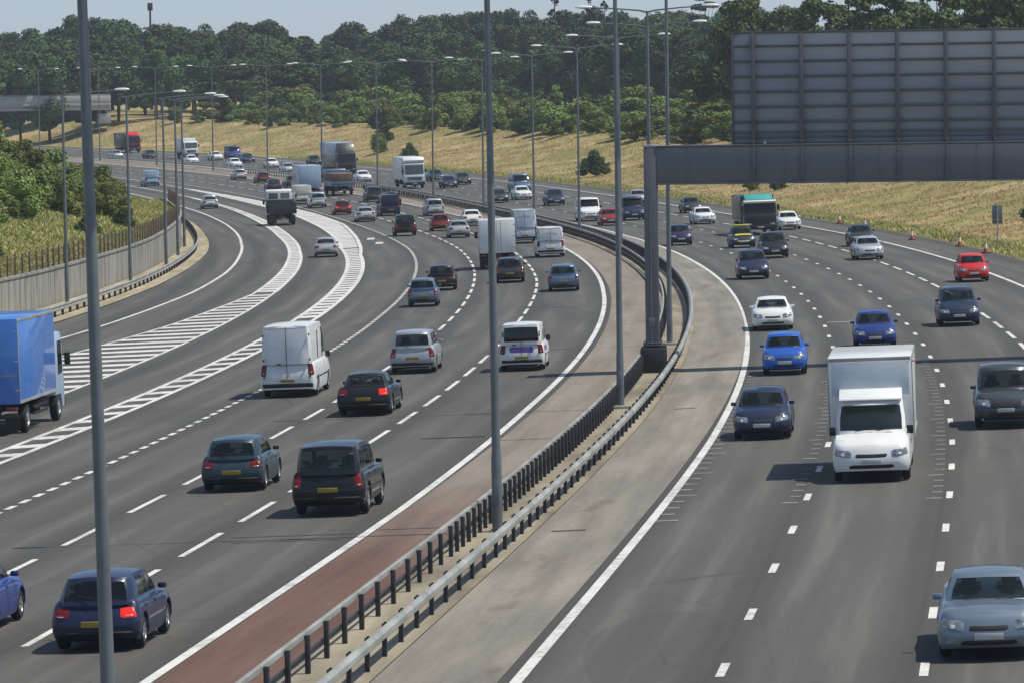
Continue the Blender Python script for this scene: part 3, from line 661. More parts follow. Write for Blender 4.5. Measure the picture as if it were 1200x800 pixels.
class Car:
    def __init__(s,kind):
        s.p=p=SPEC[kind]; s.O,s.I=outline(p); s.kind=kind
        L=p['L']; s.zs=ip(sorted([(L/2,p['zn']),(L/2-.16,p['zn']+.11),(L/2-.40,p['zn']+.17),(p['wb'],p['belt']-.03),(p['wb']-.5,p['belt']),(p['rb']+.15,p['belt']+.03),(-L/2+.22,p['zt']+.02),(-L/2,p['zt']-.06)]))
    def base(s,u):
        i=np.clip(u,0,s.I['e']-1e-6); k=int(i); t=i-k; return s.O[k]*(1-t)+s.O[k+1]*t
    def at(s,u,f,off=0,arch=True):
        p=s.p; x,y=s.base(u); L,W=p['L'],p['W']
        e=.01; a=s.base(max(u-.25,0)); b=s.base(min(u+.25,s.I['e'])); tx,ty=b-a; ln=math.hypot(tx,ty) or 1
        nx,ny=(-ty/ln)*-1,(tx/ln)*-1
        # outward normal of the plan outline (front centre -> left side -> rear)
        nx,ny=(ty/ln,-tx/ln)
        ins=np.interp(f,FS,INS); fr=max(0,(x-(L/2-.55))/.55); re=max(0,(-L/2+.35-x)/.35)
        ins=ins+fr*(.10*max(0,f-.55)/.45+.06*max(0,.2-f)/.2)+re*(.10*max(0,f-.6)/.4+.05*max(0,.2-f)/.2)
        if s.p.get('van'): ins=ins*.75
        x-=nx*(ins-off); y-=ny*(ins-off)
        zt=float(s.zs(x)); zb=p['clr']+.05*fr+.06*re; z=zb+f*(zt-zb)
        if arch:
            for xw in (p['xf'],p['xr']):
                ra=p['r']+.075; d=x-xw
                if abs(d)<ra: z=max(z,p['r']+math.sqrt(ra*ra-d*d))
        return (x,max(y,0),z)
    def patch(s,u0,u1,f0,f1,off,nu=6,nv=4,sides=(1,-1)):
        mb=MB()
        for sg in sides:
            P=[[s.at(u,f,off*(1 if 0<a<nu and 0<b<nv else -.2),False) for b,f in enumerate(np.linspace(f0,f1,nv+1))] for a,u in enumerate(np.linspace(u0,u1,nu+1))]
            P=[[(x,y*sg,z) for x,y,z in r] for r in P]; mb.grid(P)
        return mb
    def patchc(s,u1,f0,f1,off,end='f'):
        """patch across the middle of the nose or tail"""
        mb=MB(); us=np.linspace(-u1,u1,13); P=[]
        for a,u in enumerate(us):
            uu=abs(u) if end=='f' else s.I['e']-abs(u); row=[]
            for b,f in enumerate(np.linspace(f0,f1,4)):
                x,y,z=s.at(uu,f,off if 0<a<12 and 0<b<3 else -off*.2,False); row.append((x,y*(1 if u>=0 else -1),z))
            P.append(row)
        return mb.grid(P)
    def body(s):
        mb=MB(); n=len(s.O); G=[[s.at(i,f) for f in FS] for i in range(n)]
        for sg in (1,-1): mb.grid([[(x,y*sg,z) for x,y,z in r] for r in G])
        # bonnet, scuttle and boot
        top=[G[i][-1] for i in range(n)]; rows=[]
        for i in range(n):
            x,y,z=top[i]; cr=.075*min(1,max(0,(s.p['L']/2-x)/.5))*min(1,max(0,(x+s.p['L']/2)/.3))
            rows.append([(x,y*q,z+cr*(1-q*q)*(y/(s.p['W']/2))) for q in np.linspace(1,-1,9)])
        mb.grid(rows); return mb
    def house(s):
        p=s.p; W,H=p['W'],p['H']; van=p.get('van'); hb=W/2-(.105 if van else .135); ht=hb-p['inset']*.62; cr=.05 if not van else .04
        rr=.10 if not van else .08
        bz=p['belt']; D3=p.get('door3')
        fb=.30 if not van else .22
        # columns round the glasshouse, front centre to rear centre: (kind, base x,y, top x,y)
        c=[('ws',p['wb']+.06,0,p['wt']+.05,0),('ws',p['wb']+.04,hb*.5,p['wt']+.035,ht*.5),('wsA',p['wb']-.10,hb-.10,p['wt']-.03,ht-.085),
           ('A',p['wb']-.24,hb-.005,p['wt']-.13,ht)]
        xs=[p['xB']+.05,p['xB']-.05]
        c+=[('s1',xs[0],hb,xs[0]-.02,ht),('B',xs[1],hb,xs[1]-.02,ht)]
        if p.get('cab'): c+=[('x',p['rb']+.08,hb,p['rt']+.06,ht)]
        elif van: c+=[('x',p['xC'],hb,p['xC'],ht),('x',p['rb']+.12,hb,p['rt']+.10,ht)]
        elif D3 is not None: c+=[('s2',p['xC'],hb,p['xC']-.01,ht),('C',p['xC']-.09,hb,p['xC']-.09,ht),('s3',D3+.02,hb-.01,D3+.06,ht),('x',p['rb']+.12,hb-.015,p['rt']+.09,ht-.01)]
        else: c+=[('s2',p['xC']-.04,hb,p['xC']+.10,ht),('x',p['rb']+.16,hb-.01,p['rt']+.06,ht-.01)]
        c+=[('xr',p['rb']+.03,hb-.11,p['rt']+.0,ht-.09),('rw',p['rb']-.01,hb*.5,p['rt']-.03,ht*.5),('rw',p['rb']-.02,0,p['rt']-.035,0)]
        xm=(p['wt']+p['rt'])/2; hl=max(.3,(p['wt']-p['rt'])/2)
        def zr(x,y): return H-cr-(.05 if not van else .02)*min(1.3,abs((x-xm)/hl))**2.2+cr*(1-(y/ht)**2)
        fs=[0,.10,.17,.5,.86,.93,1.0]
        def cell(k,f):
            _,bx,by,tx,ty=c[k]; zb=bz-.06+(0 if abs(by)>.01 else 0); z1=zr(tx,ty)-(.015 if f<1 else 0)*0
            g=f; x=bx+(tx-bx)*g; y=by+(ty-by)*(g**1.15); b=.028*math.sin(math.pi*g)
            if by>hb*.8: y+=b
            if k<3: x+=b*1.2
            if k>=len(c)-3: x-=b
            return (x,y,zb+(z1-zb)*g)
        n=len(c); body=MB(); win={}; trim=MB()
        gl={}
        for k in range(n-1):
            kn=c[k+1][0]
            t=None
            if kn in('ws','wsA'): t='windscreen'
            elif kn in('s1','s2','s3'): t=kn
            elif kn=='rw' and (not van or s.kind=='vansmall'): t='rear_window'
            P=[[cell(k,f) for f in fs],[cell(k+1,f) for f in fs]]
            for sg in (1,-1):
                Q=[[(x,y*sg,z) for x,y,z in r] for r in P]
                if kn=='B' and not van:
                    body.grid([r[:3] for r in Q]); body.grid([r[4:] for r in Q]); trim.grid([r[2:5] for r in Q])
                elif t is None: body.grid(Q)
                else:
                    body.grid([r[:3] for r in Q]); body.grid([r[4:] for r in Q])
                    key=(t if t in('windscreen','rear_window') else (t,sg))
                    win.setdefault(key,MB()).grid([r[2:5] for r in Q])
        rows=[]
        for k in range(n):
            x,y,_=cell(k,1.0); rows.append([(x,y*q,zr(x,y*q)) for q in np.linspace(1,-1,9)])
        body.grid(rows)
        s.trim=trim
        return body,win
    def parts(s,lamp='M_TAIL'):
        p=s.p; I=s.I; L,W=p['L'],p['W']; van=p.get('van'); out=[]
        b=s.body(); hs,win=s.house(); b.v,b.f=b.v,b.f; k=len(b.v); b.v+=hs.v; b.f+=[tuple(i+k for i in f) for f in hs.f]
        out.append(('body',b.mesh('body',paint('silver'),38),'PAINT'))
        if s.trim.v: out.append(('pillar_trim',s.trim.mesh('pillar_trim',M_BLACK,60),None))
        for t,m in win.items():
            nm=t if isinstance(t,str) else 'side_window'; out.append((nm,m.mesh(nm,M_GLASS,60),None))
        u=MB(); u.box((0,0,p['clr']+.16),(L-.5,W-.50,.34),.05)
        u.box(((p['xf']+p['xr'])/2,0,p['clr']+.05),(p['xf']-p['xr']-2*p['r']-.22,W-.16,.14),.03); out.append(('underbody',u.mesh('underbody',M_UNDER),None))
        gr={'suv':(.52,.80),'saloon':(.60,.80)}.get(s.kind,(.60,.76))
        out.append(('grille',s.patchc(3.2 if s.kind!='suv' else 3.8,gr[0],gr[1],.012).mesh('grille',M_BLACK,60),None))
        out.append(('bumper_intake',s.patchc(4.4,.10,.30,.012).mesh('bumper_intake',M_BLACK,60),None))
        for sg in (1,-1):
            out.append(('headlight',s.patch(I['f']-1.2,I['f']+4.2,.60,.86,.020,8,5,(sg,)).mesh('headlight',M_HEADL,60),None))
            out.append(('headlight_reflector',s.patch(I['f']+.1,I['f']+1.7,.645,.80,.026,5,4,(sg,)).mesh('headlight_reflector',M_BULB,60),None))
            out.append(('indicator',s.patch(I['f']+3.0,I['f']+4.0,.64,.80,.026,3,3,(sg,)).mesh('indicator',M_AMBER,60),None))
            if s.kind in('hatch','saloon','saloon2'): ta=(I['r']-3.2,I['r']+1.3,.66,.93)
            else: ta=(I['r']-3.4,I['r']+.35,.52,.97)
            out.append(('tail_light',s.patch(*ta,.020,8,5,(sg,)).mesh('tail_light',M_TAIL,60),None))
            fm=ta[2]+(ta[3]-ta[2])*.18; out.append(('reversing_lamp',s.patch(ta[0]+1.2,ta[1]-.25,fm,fm+(ta[3]-ta[2])*.22,.025,4,3,(sg,)).mesh('reversing_lamp',M_LENSW,60),None))
        if s.kind not in('cab',):
            out.append(('rear_bumper',s.patchc(s.I['e']-s.I['r']+2.5,.06,.26,.03,'r').mesh('rear_bumper',M_BLACK,50),None))
        x,y,z=s.at(0,.44); out.append(('number_plate',MB().box((x+.012,0,z),(.02,.50,.11),.004).mesh('number_plate',M_PLATEW),None))
        x,y,z=s.at(I['e'],.50 if not van else .36); out.append(('number_plate',MB().box((x-.018,0,z),(.03,.50,.11),.004,(R(-6),'Y')).mesh('number_plate',M_PLATEY),None))
        for sg in (1,-1):
            m=MB(); m.box((p['wb']-.40,sg*(W/2+.005),p['belt']+.065),(.10,.17,.105 if not van else .22),.03); out.append(('mirror',m.mesh('mirror',paint('black') if van else paint('silver')),None if van else 'PAINT'))
        if van and not p.get('cab'):
            d=MB(); xr=p['rb']-.035
            d.box((xr-.03,0,(p['belt']+p['H'])/2-.3),(.02,.018,p['H']-.75)); d.box((xr-.035,.28,p['belt']-.05),(.02,.14,.05),.005)
            if s.kind!='vansmall': d.box((xr-.012,0,p['H']-.12),(.02,W-.5,.015))
            for xx in (p['xB']-.18,p['xC']+.1):
                for sg in (1,-1): d.box((xx,sg*(W/2-.088),(p['belt']+p['H'])/2-.12),(.018,.03,p['H']-p['belt']-.34))
            for zz in (.75,1.35,p['H']-.35):
                for sg in (1,-1): d.box((xr+.02,sg*(W/2-.16),zz),(.09,.04,.09),.008)
            out.append(('door_seam',d.mesh('door_seam',M_BLACK),None))
        wp=MB(); xa,za=p['wb']+.06,p['belt']-.02; xb,zb=p['wt']+.05,p['H']-.06
        q=lambda t,y: (xa+(xb-xa)*t+.05-.10*(abs(y)/(W/2))**2,y,za+(zb-za)*t+.015)
        for y0 in (-.42,.12): wp.tube([q(.10,y0),q(.17,y0+.50)],.011,5)
        if s.kind in('hatch','hatch2','estate','mpv','suv'): wp.tube([(p['rb']-.03,0,p['belt']+.06),(p['rb']+(p['rt']-p['rb'])*.25-.04,.32,p['belt']+.13)],.010,5)
        out.append(('wiper',wp.mesh('wiper',M_BLACK),None))
        if s.kind in('hatch2','estate','suv','vanlow','vanhigh','vansmall','saloon'):
            out.append(('side_moulding',s.patch(I['c']+6,I['s']-3,.40,.47,.012,26,2).mesh('side_moulding',M_BLACK,60),None))
        # door shut lines and sills
        d=MB()
        for xx in ([p['wb']-.30,p['xB'],p['xC']-.02] if not van else [p['wb']-.35,p['xB']-.05]):
            for sg in (1,-1):
                uu=np.interp(-xx,-s.O[I['c']:I['s']+1,0],np.arange(I['c'],I['s']+1)); P=[[s.at(uu+e,f,.007) for f in np.linspace(.1,.95,8)] for e in (-.12,.12)]; d.grid([[(x,y*sg,z) for x,y,z in r] for r in P])
        out.append(('door_seam',d.mesh('door_seam',M_BLACK),None))
        d=MB()
        for xx in ([p['xB']+.12,p['xC']+.10] if not van else [p['xB']+.1]):
            for sg in (1,-1): d.box((xx,sg*(W/2-.02),p['belt']-.14),(.17,.03,.03),.008)
        if True:
            st=MB()
            for xx in ([p['xB']-.22,p['xC']-.12] if not van else [p['xB']-.25]):
                for sg in (1,-1): st.box((xx,sg*.36,p['belt']-.18),(.16,.48,.62),.06,(R(-12),'Y')); st.box((xx-.10,sg*.36,p['belt']+.22),(.10,.26,.18),.04)
            st.box(((p['wb']+p['rb'])/2,0,p['belt']-.30),(p['wb']-p['rb']-.3,W-.34,.06)); st.box((p['wb']-.30,0,p['belt']-.09),(.34,W-.42,.12),.04)
            if van: st.box((p['xB']-.50,0,p['H']/2+.25),(.06,W-.28,p['H']-.85)); st.box((p['xB']+.35,0,p['H']-.16),(1.0 if not p.get('cab') else .8,W-.62,.03))  # dark bulkhead and ceiling sheet added to darken the cab behind the glass
            out.append(('seats_dark_lining',st.mesh('seats_dark_lining',M_SEAT),None))
        out.append(('door_handle',d.mesh('door_handle',paint('silver')),'PAINT'))
        return out
def wheel_mesh(r,w,heavy=False):
    t=MB().lathe([(r*.62,-w/2),(r*.86,-w/2),(r*.97,-w/2+.025),(r,-w/4),(r,w/4),(r*.97,w/2-.025),(r*.86,w/2),(r*.62,w/2)],'y',28).mesh('wheel',M_RUBBER)
    q=MB()
    for sg in (1,-1):
        q.lathe([(r*.64,sg*w*.42),(r*.60,sg*w*.46),(r*.56,sg*w*.36),(r*.2,sg*w*.30),(0,sg*w*.34)],'y',28)
        if not heavy:
            for k in range(5):
                a=2*math.pi*k/5; q.box((r*.36*math.cos(a),sg*w*.42,r*.36*math.sin(a)),(r*.44,.018,r*.13),.004,(-a,'Y'))
        else: q.lathe([(r*.28,sg*w*.30),(r*.26,sg*w*.5),(0,sg*w*.52)],'y',16)
    return t,q.mesh('rim',M_RIM)
PROTO={}
def proto(kind):
    if kind in PROTO: return PROTO[kind]
    c=Car(kind); p=c.p; wh=wheel_mesh(p['r'],.20 if not p.get('van') else .21)
    ws=[(x,sg*(p['W']/2-.125),p['r']) for x in (p['xf'],p['xr']) for sg in (1,-1)]
    PROTO[kind]=dict(parts=c.parts(),wheels=ws,wm=wh,L=p['L'],p=p,car=c); return PROTO[kind]
def assemble(pr,root,pk,detail=True,skip=()):
    objs={}
    for nm,me,key in pr['parts']:
        if nm in skip: continue
        if not detail and nm in('door_seam','door_handle','mirror','bumper_intake','seats_dark_lining','wiper','indicator','headlight_reflector','reversing_lamp','pillar_trim'): continue
        o=put(nm,me,root); objs.setdefault(nm,[]).append(o)
        if key=='PAINT': o.material_slots[0].link='OBJECT'; o.material_slots[0].material=paint(pk)
    for w in pr['wheels']:
        o=put('wheel',pr['wm'][0],root,w)
        if detail: put('rim',pr['wm'][1],o)
    return objs
def box_body(x0,x1,w,z0,z1,m,rib=True,name='box_body'):
    mb=MB().box(((x0+x1)/2,0,(z0+z1)/2),(x1-x0,w,z1-z0),.035)
    return mb.mesh(name,m)
LORRY={}
def lorry_common(wheels,L,w=2.3,zc=.95):
    """chassis, wheels and rear lamp bar"""
    P=[]
    ch=MB(); ch.box((0,.42,zc-.12),(L-.6,.1,.24),.01); ch.box((0,-.42,zc-.12),(L-.6,.1,.24),.01)
    ch.box((-.3,w/2-.42,.72),(1.1,.5,.5),.06); ch.box((-.2,-w/2+.42,.72),(.9,.5,.5),.06)
    for sg in (1,-1):
        ch.box((-L*.05,sg*(w/2-.05),.78),(L*.30,.03,.09)); ch.box((-L*.05,sg*(w/2-.05),.55),(L*.30,.03,.09))
    P.append(('chassis',ch.mesh('chassis',M_UNDER),None))
    rb=MB().box((-L/2+.06,0,.62),(.09,w-.15,.16),.015); P.append(('under_run_bar',rb.mesh('under_run_bar',M_BLACK),None))
    for sg in (1,-1):
        P.append(('tail_light',MB().box((-L/2+.02,sg*(w/2-.28),.86),(.05,.38,.13),.012).mesh('tail_light',M_TAIL),None))
        P.append(('mudflap',MB().box((-L/2+.45,sg*(w/2-.35),.45),(.02,.5,.5)).mesh('mudflap',M_BLACK),None))
    P.append(('number_plate',MB().box((-L/2-.01,0,.62),(.02,.5,.12),.004).mesh('number_plate',M_PLATEY),None))
    return P
def truck_cab(xf,w,h,deep=1.75,z0=.42):
    """flat fronted lorry cab whose front is at x = xf"""
    P=[]; hw=w/2
    prof=[(xf-deep,z0+.45),(xf-deep,h-.12),(xf-deep+.15,h),(xf-.55,h),(xf-.28,h-.10),(xf-.06,1.62),(xf,1.45),(xf,z0+.1),(xf-.1,z0),(xf-.45,z0),(xf-.52,z0+.45)]
    P.append(('cab',MB().prism(prof,-hw,hw,.05).mesh('cab',paint('white')),'PAINT'))
    g=MB(); za,zb=1.66,h-.22; xa,xb=xf-.068+.015,xf-.262+.015
    P_=[]
    for y in np.linspace(-hw+.12,hw-.12,9):
        P_.append([(xa+(xb-xa)*t+.01-.03*(y/hw)**4+.02*math.sin(math.pi*t),y,za+(zb-za)*t) for t in (0,.25,.5,.75,1)])
    P.append(('windscreen',g.grid(P_).mesh('windscreen',M_GLASS,60),None))
    for sg in (1,-1):
        s=MB().prism([(xf-.32,1.62),(xf-.42,h-.3),(xf-1.15,h-.3),(xf-1.15,1.55)],sg*(hw+.006)-.006,sg*(hw+.006)+.006); P.append(('side_window',s.mesh('side_window',M_GLASS),None))
        P.append(('headlight',MB().box((xf+.005,sg*(hw-.32),.80),(.07,.38,.20),.025).mesh('headlight',M_HEADL),None))
        m=MB().box((xf-.12,sg*(hw+.16),2.05),(.12,.2,.42),.03); m.box((xf-.16,sg*(hw+.04),2.2),(.04,.2,.04)); P.append(('mirror',m.mesh('mirror',M_BLACK),None))
    gr=MB()
    for k in range(4): gr.box((xf+.012,0,1.02+.1*k),(.03,w-.7,.06),.008)
    P.append(('grille',gr.mesh('grille',M_BLACK),None))
    P.append(('bumper',MB().box((xf+.01,0,.60),(.2,w+.02,.34),.05).mesh('bumper',M_BLACK),None))
    P.append(('number_plate',MB().box((xf+.118,0,.60),(.02,.5,.11),.004).mesh('number_plate',M_PLATEW),None))
    wp=MB(); 
    for sg in (-.5,.35): wp.tube([(xa+.03,sg,za-.03),(xa-.02,sg+.42,za+.22)],.012,5)
    P.append(('wiper',wp.mesh('wiper',M_BLACK),None))
    return P
def rear_doors(x,w,z0,z1,m=None):
    P=[]; d=MB()
    d.box((x-.004,0,(z0+z1)/2),(.012,.02,z1-z0-.12))
    for sg in (1,-1):
        d.tube([(x-.03,sg*.25,z0+.06),(x-.03,sg*.25,z1-.06)],.018,6)
        for q in (.15,.5,.85): d.box((x-.006,sg*(w/2-.08),z0+(z1-z0)*q),(.03,.14,.05),.006)
    P.append(('door_gear',d.mesh('door_gear',M_GALV),None)); return P
def lorry(kind,pk):
    key=(kind,pk)
    if key in LORRY: return LORRY[key]
    P=[];wm=wheel_mesh(.48,.28,True); ws=[]; 
    if kind in('boxtruck','boxlong','lorryblue','lorrysmall'):
        L,w,z1={'boxtruck':(6.6,2.32,3.15),'boxlong':(8.6,2.45,3.55),'lorryblue':(8.8,2.5,3.8),'lorrysmall':(7.0,2.3,3.2)}[kind]
        P+=lorry_common(0,L,w)
        cabc='white' if kind!='lorryblue' else 'sky'
        for t in truck_cab(L/2,w-.12,2.75 if kind!='lorryblue' else 3.0): P.append((t[0],t[1],cabc if t[2]=='PAINT' else None))
        x1=L/2-1.9; P.append(('box_body',box_body(-L/2,x1,w,1.02,z1,paint(pk)),pk))
        tr=MB()
        for sg in (1,-1):
            tr.box(((x1-L/2)/2,sg*(w/2+.006),z1-.06),(x1+L/2-.1,.02,.10),.004); tr.box(((x1-L/2)/2,sg*(w/2+.006),1.08),(x1+L/2-.1,.02,.10),.004); tr.box((-L/2+.05,sg*(w/2+.006),(1+z1)/2),(.08,.02,z1-1.3),.004)
        if kind=='lorryblue': tr.box((-L/2-.004,0,1.95),(.012,w-.1,.05)); 
        P.append(('trim',tr.mesh('trim',M_RAIL),None)); P+=rear_doors(-L/2,w,1.05,z1-.03)
        ws=[(L/2-1.15,sg*(w/2-.2),.48) for sg in (1,-1)]+[(-L/2+1.7,sg*(w/2-.2),.48) for sg in (1,-1)]+([(-L/2+2.9,sg*(w/2-.2),.48) for sg in (1,-1)] if L>9 else [])
    elif kind=='tipper':
        L,w=7.2,2.45; P+=lorry_common(0,L,w)
        for t in truck_cab(L/2,2.4,3.25,2.1): P.append((t[0],t[1],pk if t[2]=='PAINT' else None))
        rw=MB(); 
        for y in (-.55,.55): rw.box((L/2-2.105,y,2.65),(.012,.85,.55),.0)
        P.append(('rear_window',rw.mesh('rear_window',M_GLASS),None))
        b=MB(); x0,x1=-L/2,L/2-2.25; zb=1.1; zt=2.0
        b.box(((x0+x1)/2,0,zb),(x1-x0,w,.1),.01); b.box((x0+.04,0,(zb+zt)/2),(.08,w,zt-zb),.01); b.box((x1-.04,0,(zb+zt)/2+.15),(.08,w,zt-zb+.3),.01)
        for sg in (1,-1):
            b.box(((x0+x1)/2,sg*(w/2-.03),(zb+zt)/2),(x1-x0,.06,zt-zb),.01)
            for k in range(6): b.box((x0+.3+k*(x1-x0-.6)/5,sg*(w/2+.03),(zb+zt)/2),(.08,.06,zt-zb))
        for y in (-.9,-.3,.3,.9): b.box((x0-.03,y,(zb+zt)/2),(.06,.07,zt-zb-.05))
        P.append(('tipper_body',b.mesh('tipper_body',paint('charcoal')),None))
        ws=[(L/2-1.2,sg*(w/2-.2),.48) for sg in (1,-1)]+[(-L/2+1.3,sg*(w/2-.2),.48) for sg in (1,-1)]+[(-L/2+2.5,sg*(w/2-.2),.48) for sg in (1,-1)]
    elif kind=='flatbed':
        L,w=8.6,2.45; P+=lorry_common(0,L,w)
        for t in truck_cab(L/2,2.4,2.9): P.append((t[0],t[1],'bluegrey' if t[2]=='PAINT' else None))
        b=MB(); b.box((-.95,0,1.12),(L-1.95,w,.16),.02); b.box((-.95,0,1.4),(L-1.95,w-.01,.42),.02); P.append(('drop_side',b.mesh('drop_side',paint('bluegrey')),None))
        m=MB()
        for k in range(4): m.box((-L/2+.95+k*1.62,0,2.0),(1.5,w-.25,1.0),.09)
        P.append(('load',m.mesh('load',mat('brown_sheeted_load',PC['brown'],.9,0,.3,3)),None))
        ws=[(L/2-1.2,sg*(w/2-.2),.48) for sg in (1,-1)]+[(-L/2+1.7,sg*(w/2-.2),.48) for sg in (1,-1)]
    elif kind in('lorrywhite','lorryteal','lorryred','transporter'):
        L={'lorrywhite':8.4,'lorryteal':8.8,'lorryred':9,'transporter':13.2}[kind]; w=2.48; P+=lorry_common(0,L,w)
        cc={'lorrywhite':'pale','lorryteal':'charcoal','lorryred':'darkred','transporter':'charcoal'}[kind]
        ch=3.0 if kind!='lorryteal' else 2.62; z1={'lorrywhite':3.65,'lorryteal':2.95,'lorryred':3.35,'transporter':4.25}[kind]
        for t in truck_cab(L/2,2.42,ch): P.append((t[0],t[1],cc if t[2]=='PAINT' else None))
        bc={'lorrywhite':'white','lorryteal':'charcoal','lorryred':'charcoal','transporter':'paleblue'}[kind]
        x1=L/2-1.95; P.append(('box_body',box_body(-L/2,x1,w,1.05 if kind!='transporter' else 2.6,z1,paint(bc)),bc))
        if kind=='transporter':
            P.append(('curtain',box_body(-L/2+.02,x1-.02,w-.06,1.02,2.58,paint('charcoal'),name='curtain'),None))
            P.append(('air_deflector',MB().prism([(L/2-1.6,3.0),(L/2-1.65,4.2),(L/2-1.5,4.25),(L/2-.6,3.02)],-1.1,1.1,.05).mesh('air_deflector',paint('charcoal')),None))
        if kind=='lorrywhite': P.append(('roof_pod',MB().prism([(L/2-1.98,2.6),(L/2-1.98,3.63),(L/2-.55,3.63),(L/2-.25,3.3),(L/2-.35,3.02),(L/2-1.7,2.98)],-1.22,1.22,.05).mesh('roof_pod',paint('white')),None))
        if kind=='lorryteal':
            P.append(('air_deflector',MB().prism([(L/2-1.7,2.63),(L/2-1.75,3.02),(L/2-1.5,3.06),(L/2-.5,2.64)],-1.05,1.05,.05).mesh('air_deflector',paint('teal')),None))
            P.append(('sun_visor',MB().box((L/2-.16,0,2.50),(.26,2.44,.17),.03,(R(20),'Y')).mesh('sun_visor',M_WHITEBAND),None))
        if kind=='lorryred': P.append(('air_deflector',MB().prism([(L/2-1.9,3.01),(L/2-1.9,3.52),(L/2-1.6,3.55),(L/2-.45,3.02)],-1.15,1.15,.05).mesh('air_deflector',paint('brightred')),None))
        P+=rear_doors(-L/2,w,1.05,z1-.03)
        ws=[(L/2-1.2,sg*(w/2-.2),.48) for sg in (1,-1)]+[(-L/2+1.7,sg*(w/2-.2),.48) for sg in (1,-1)]+([(-L/2+3.0,sg*(w/2-.2),.48) for sg in (1,-1)] if L>9.5 else [])
    LORRY[key]=dict(parts=P,wheels=ws,wm=wm,L=L); return LORRY[key]
NAMES=dict(hatch='hatchback_car',hatch2='hatchback_car',estate='estate_car',saloon2='saloon_car',saloon='saloon_car',mpv='people_carrier',suv='four_wheel_drive',vansmall='small_van',vanlow='panel_van',vanhigh='panel_van',luton='box_van',boxtruck='box_truck',boxlong='box_truck',lorryblue='box_truck',lorrysmall='box_truck',tipper='tipper_lorry',flatbed='flatbed_lorry',lorrywhite='lorry',lorryteal='lorry',lorryred='lorry',transporter='lorry')
CATS=dict(hatch='car',hatch2='car',estate='car',saloon2='car',saloon='car',mpv='car',suv='car',vansmall='van',vanlow='van',vanhigh='van',luton='van')
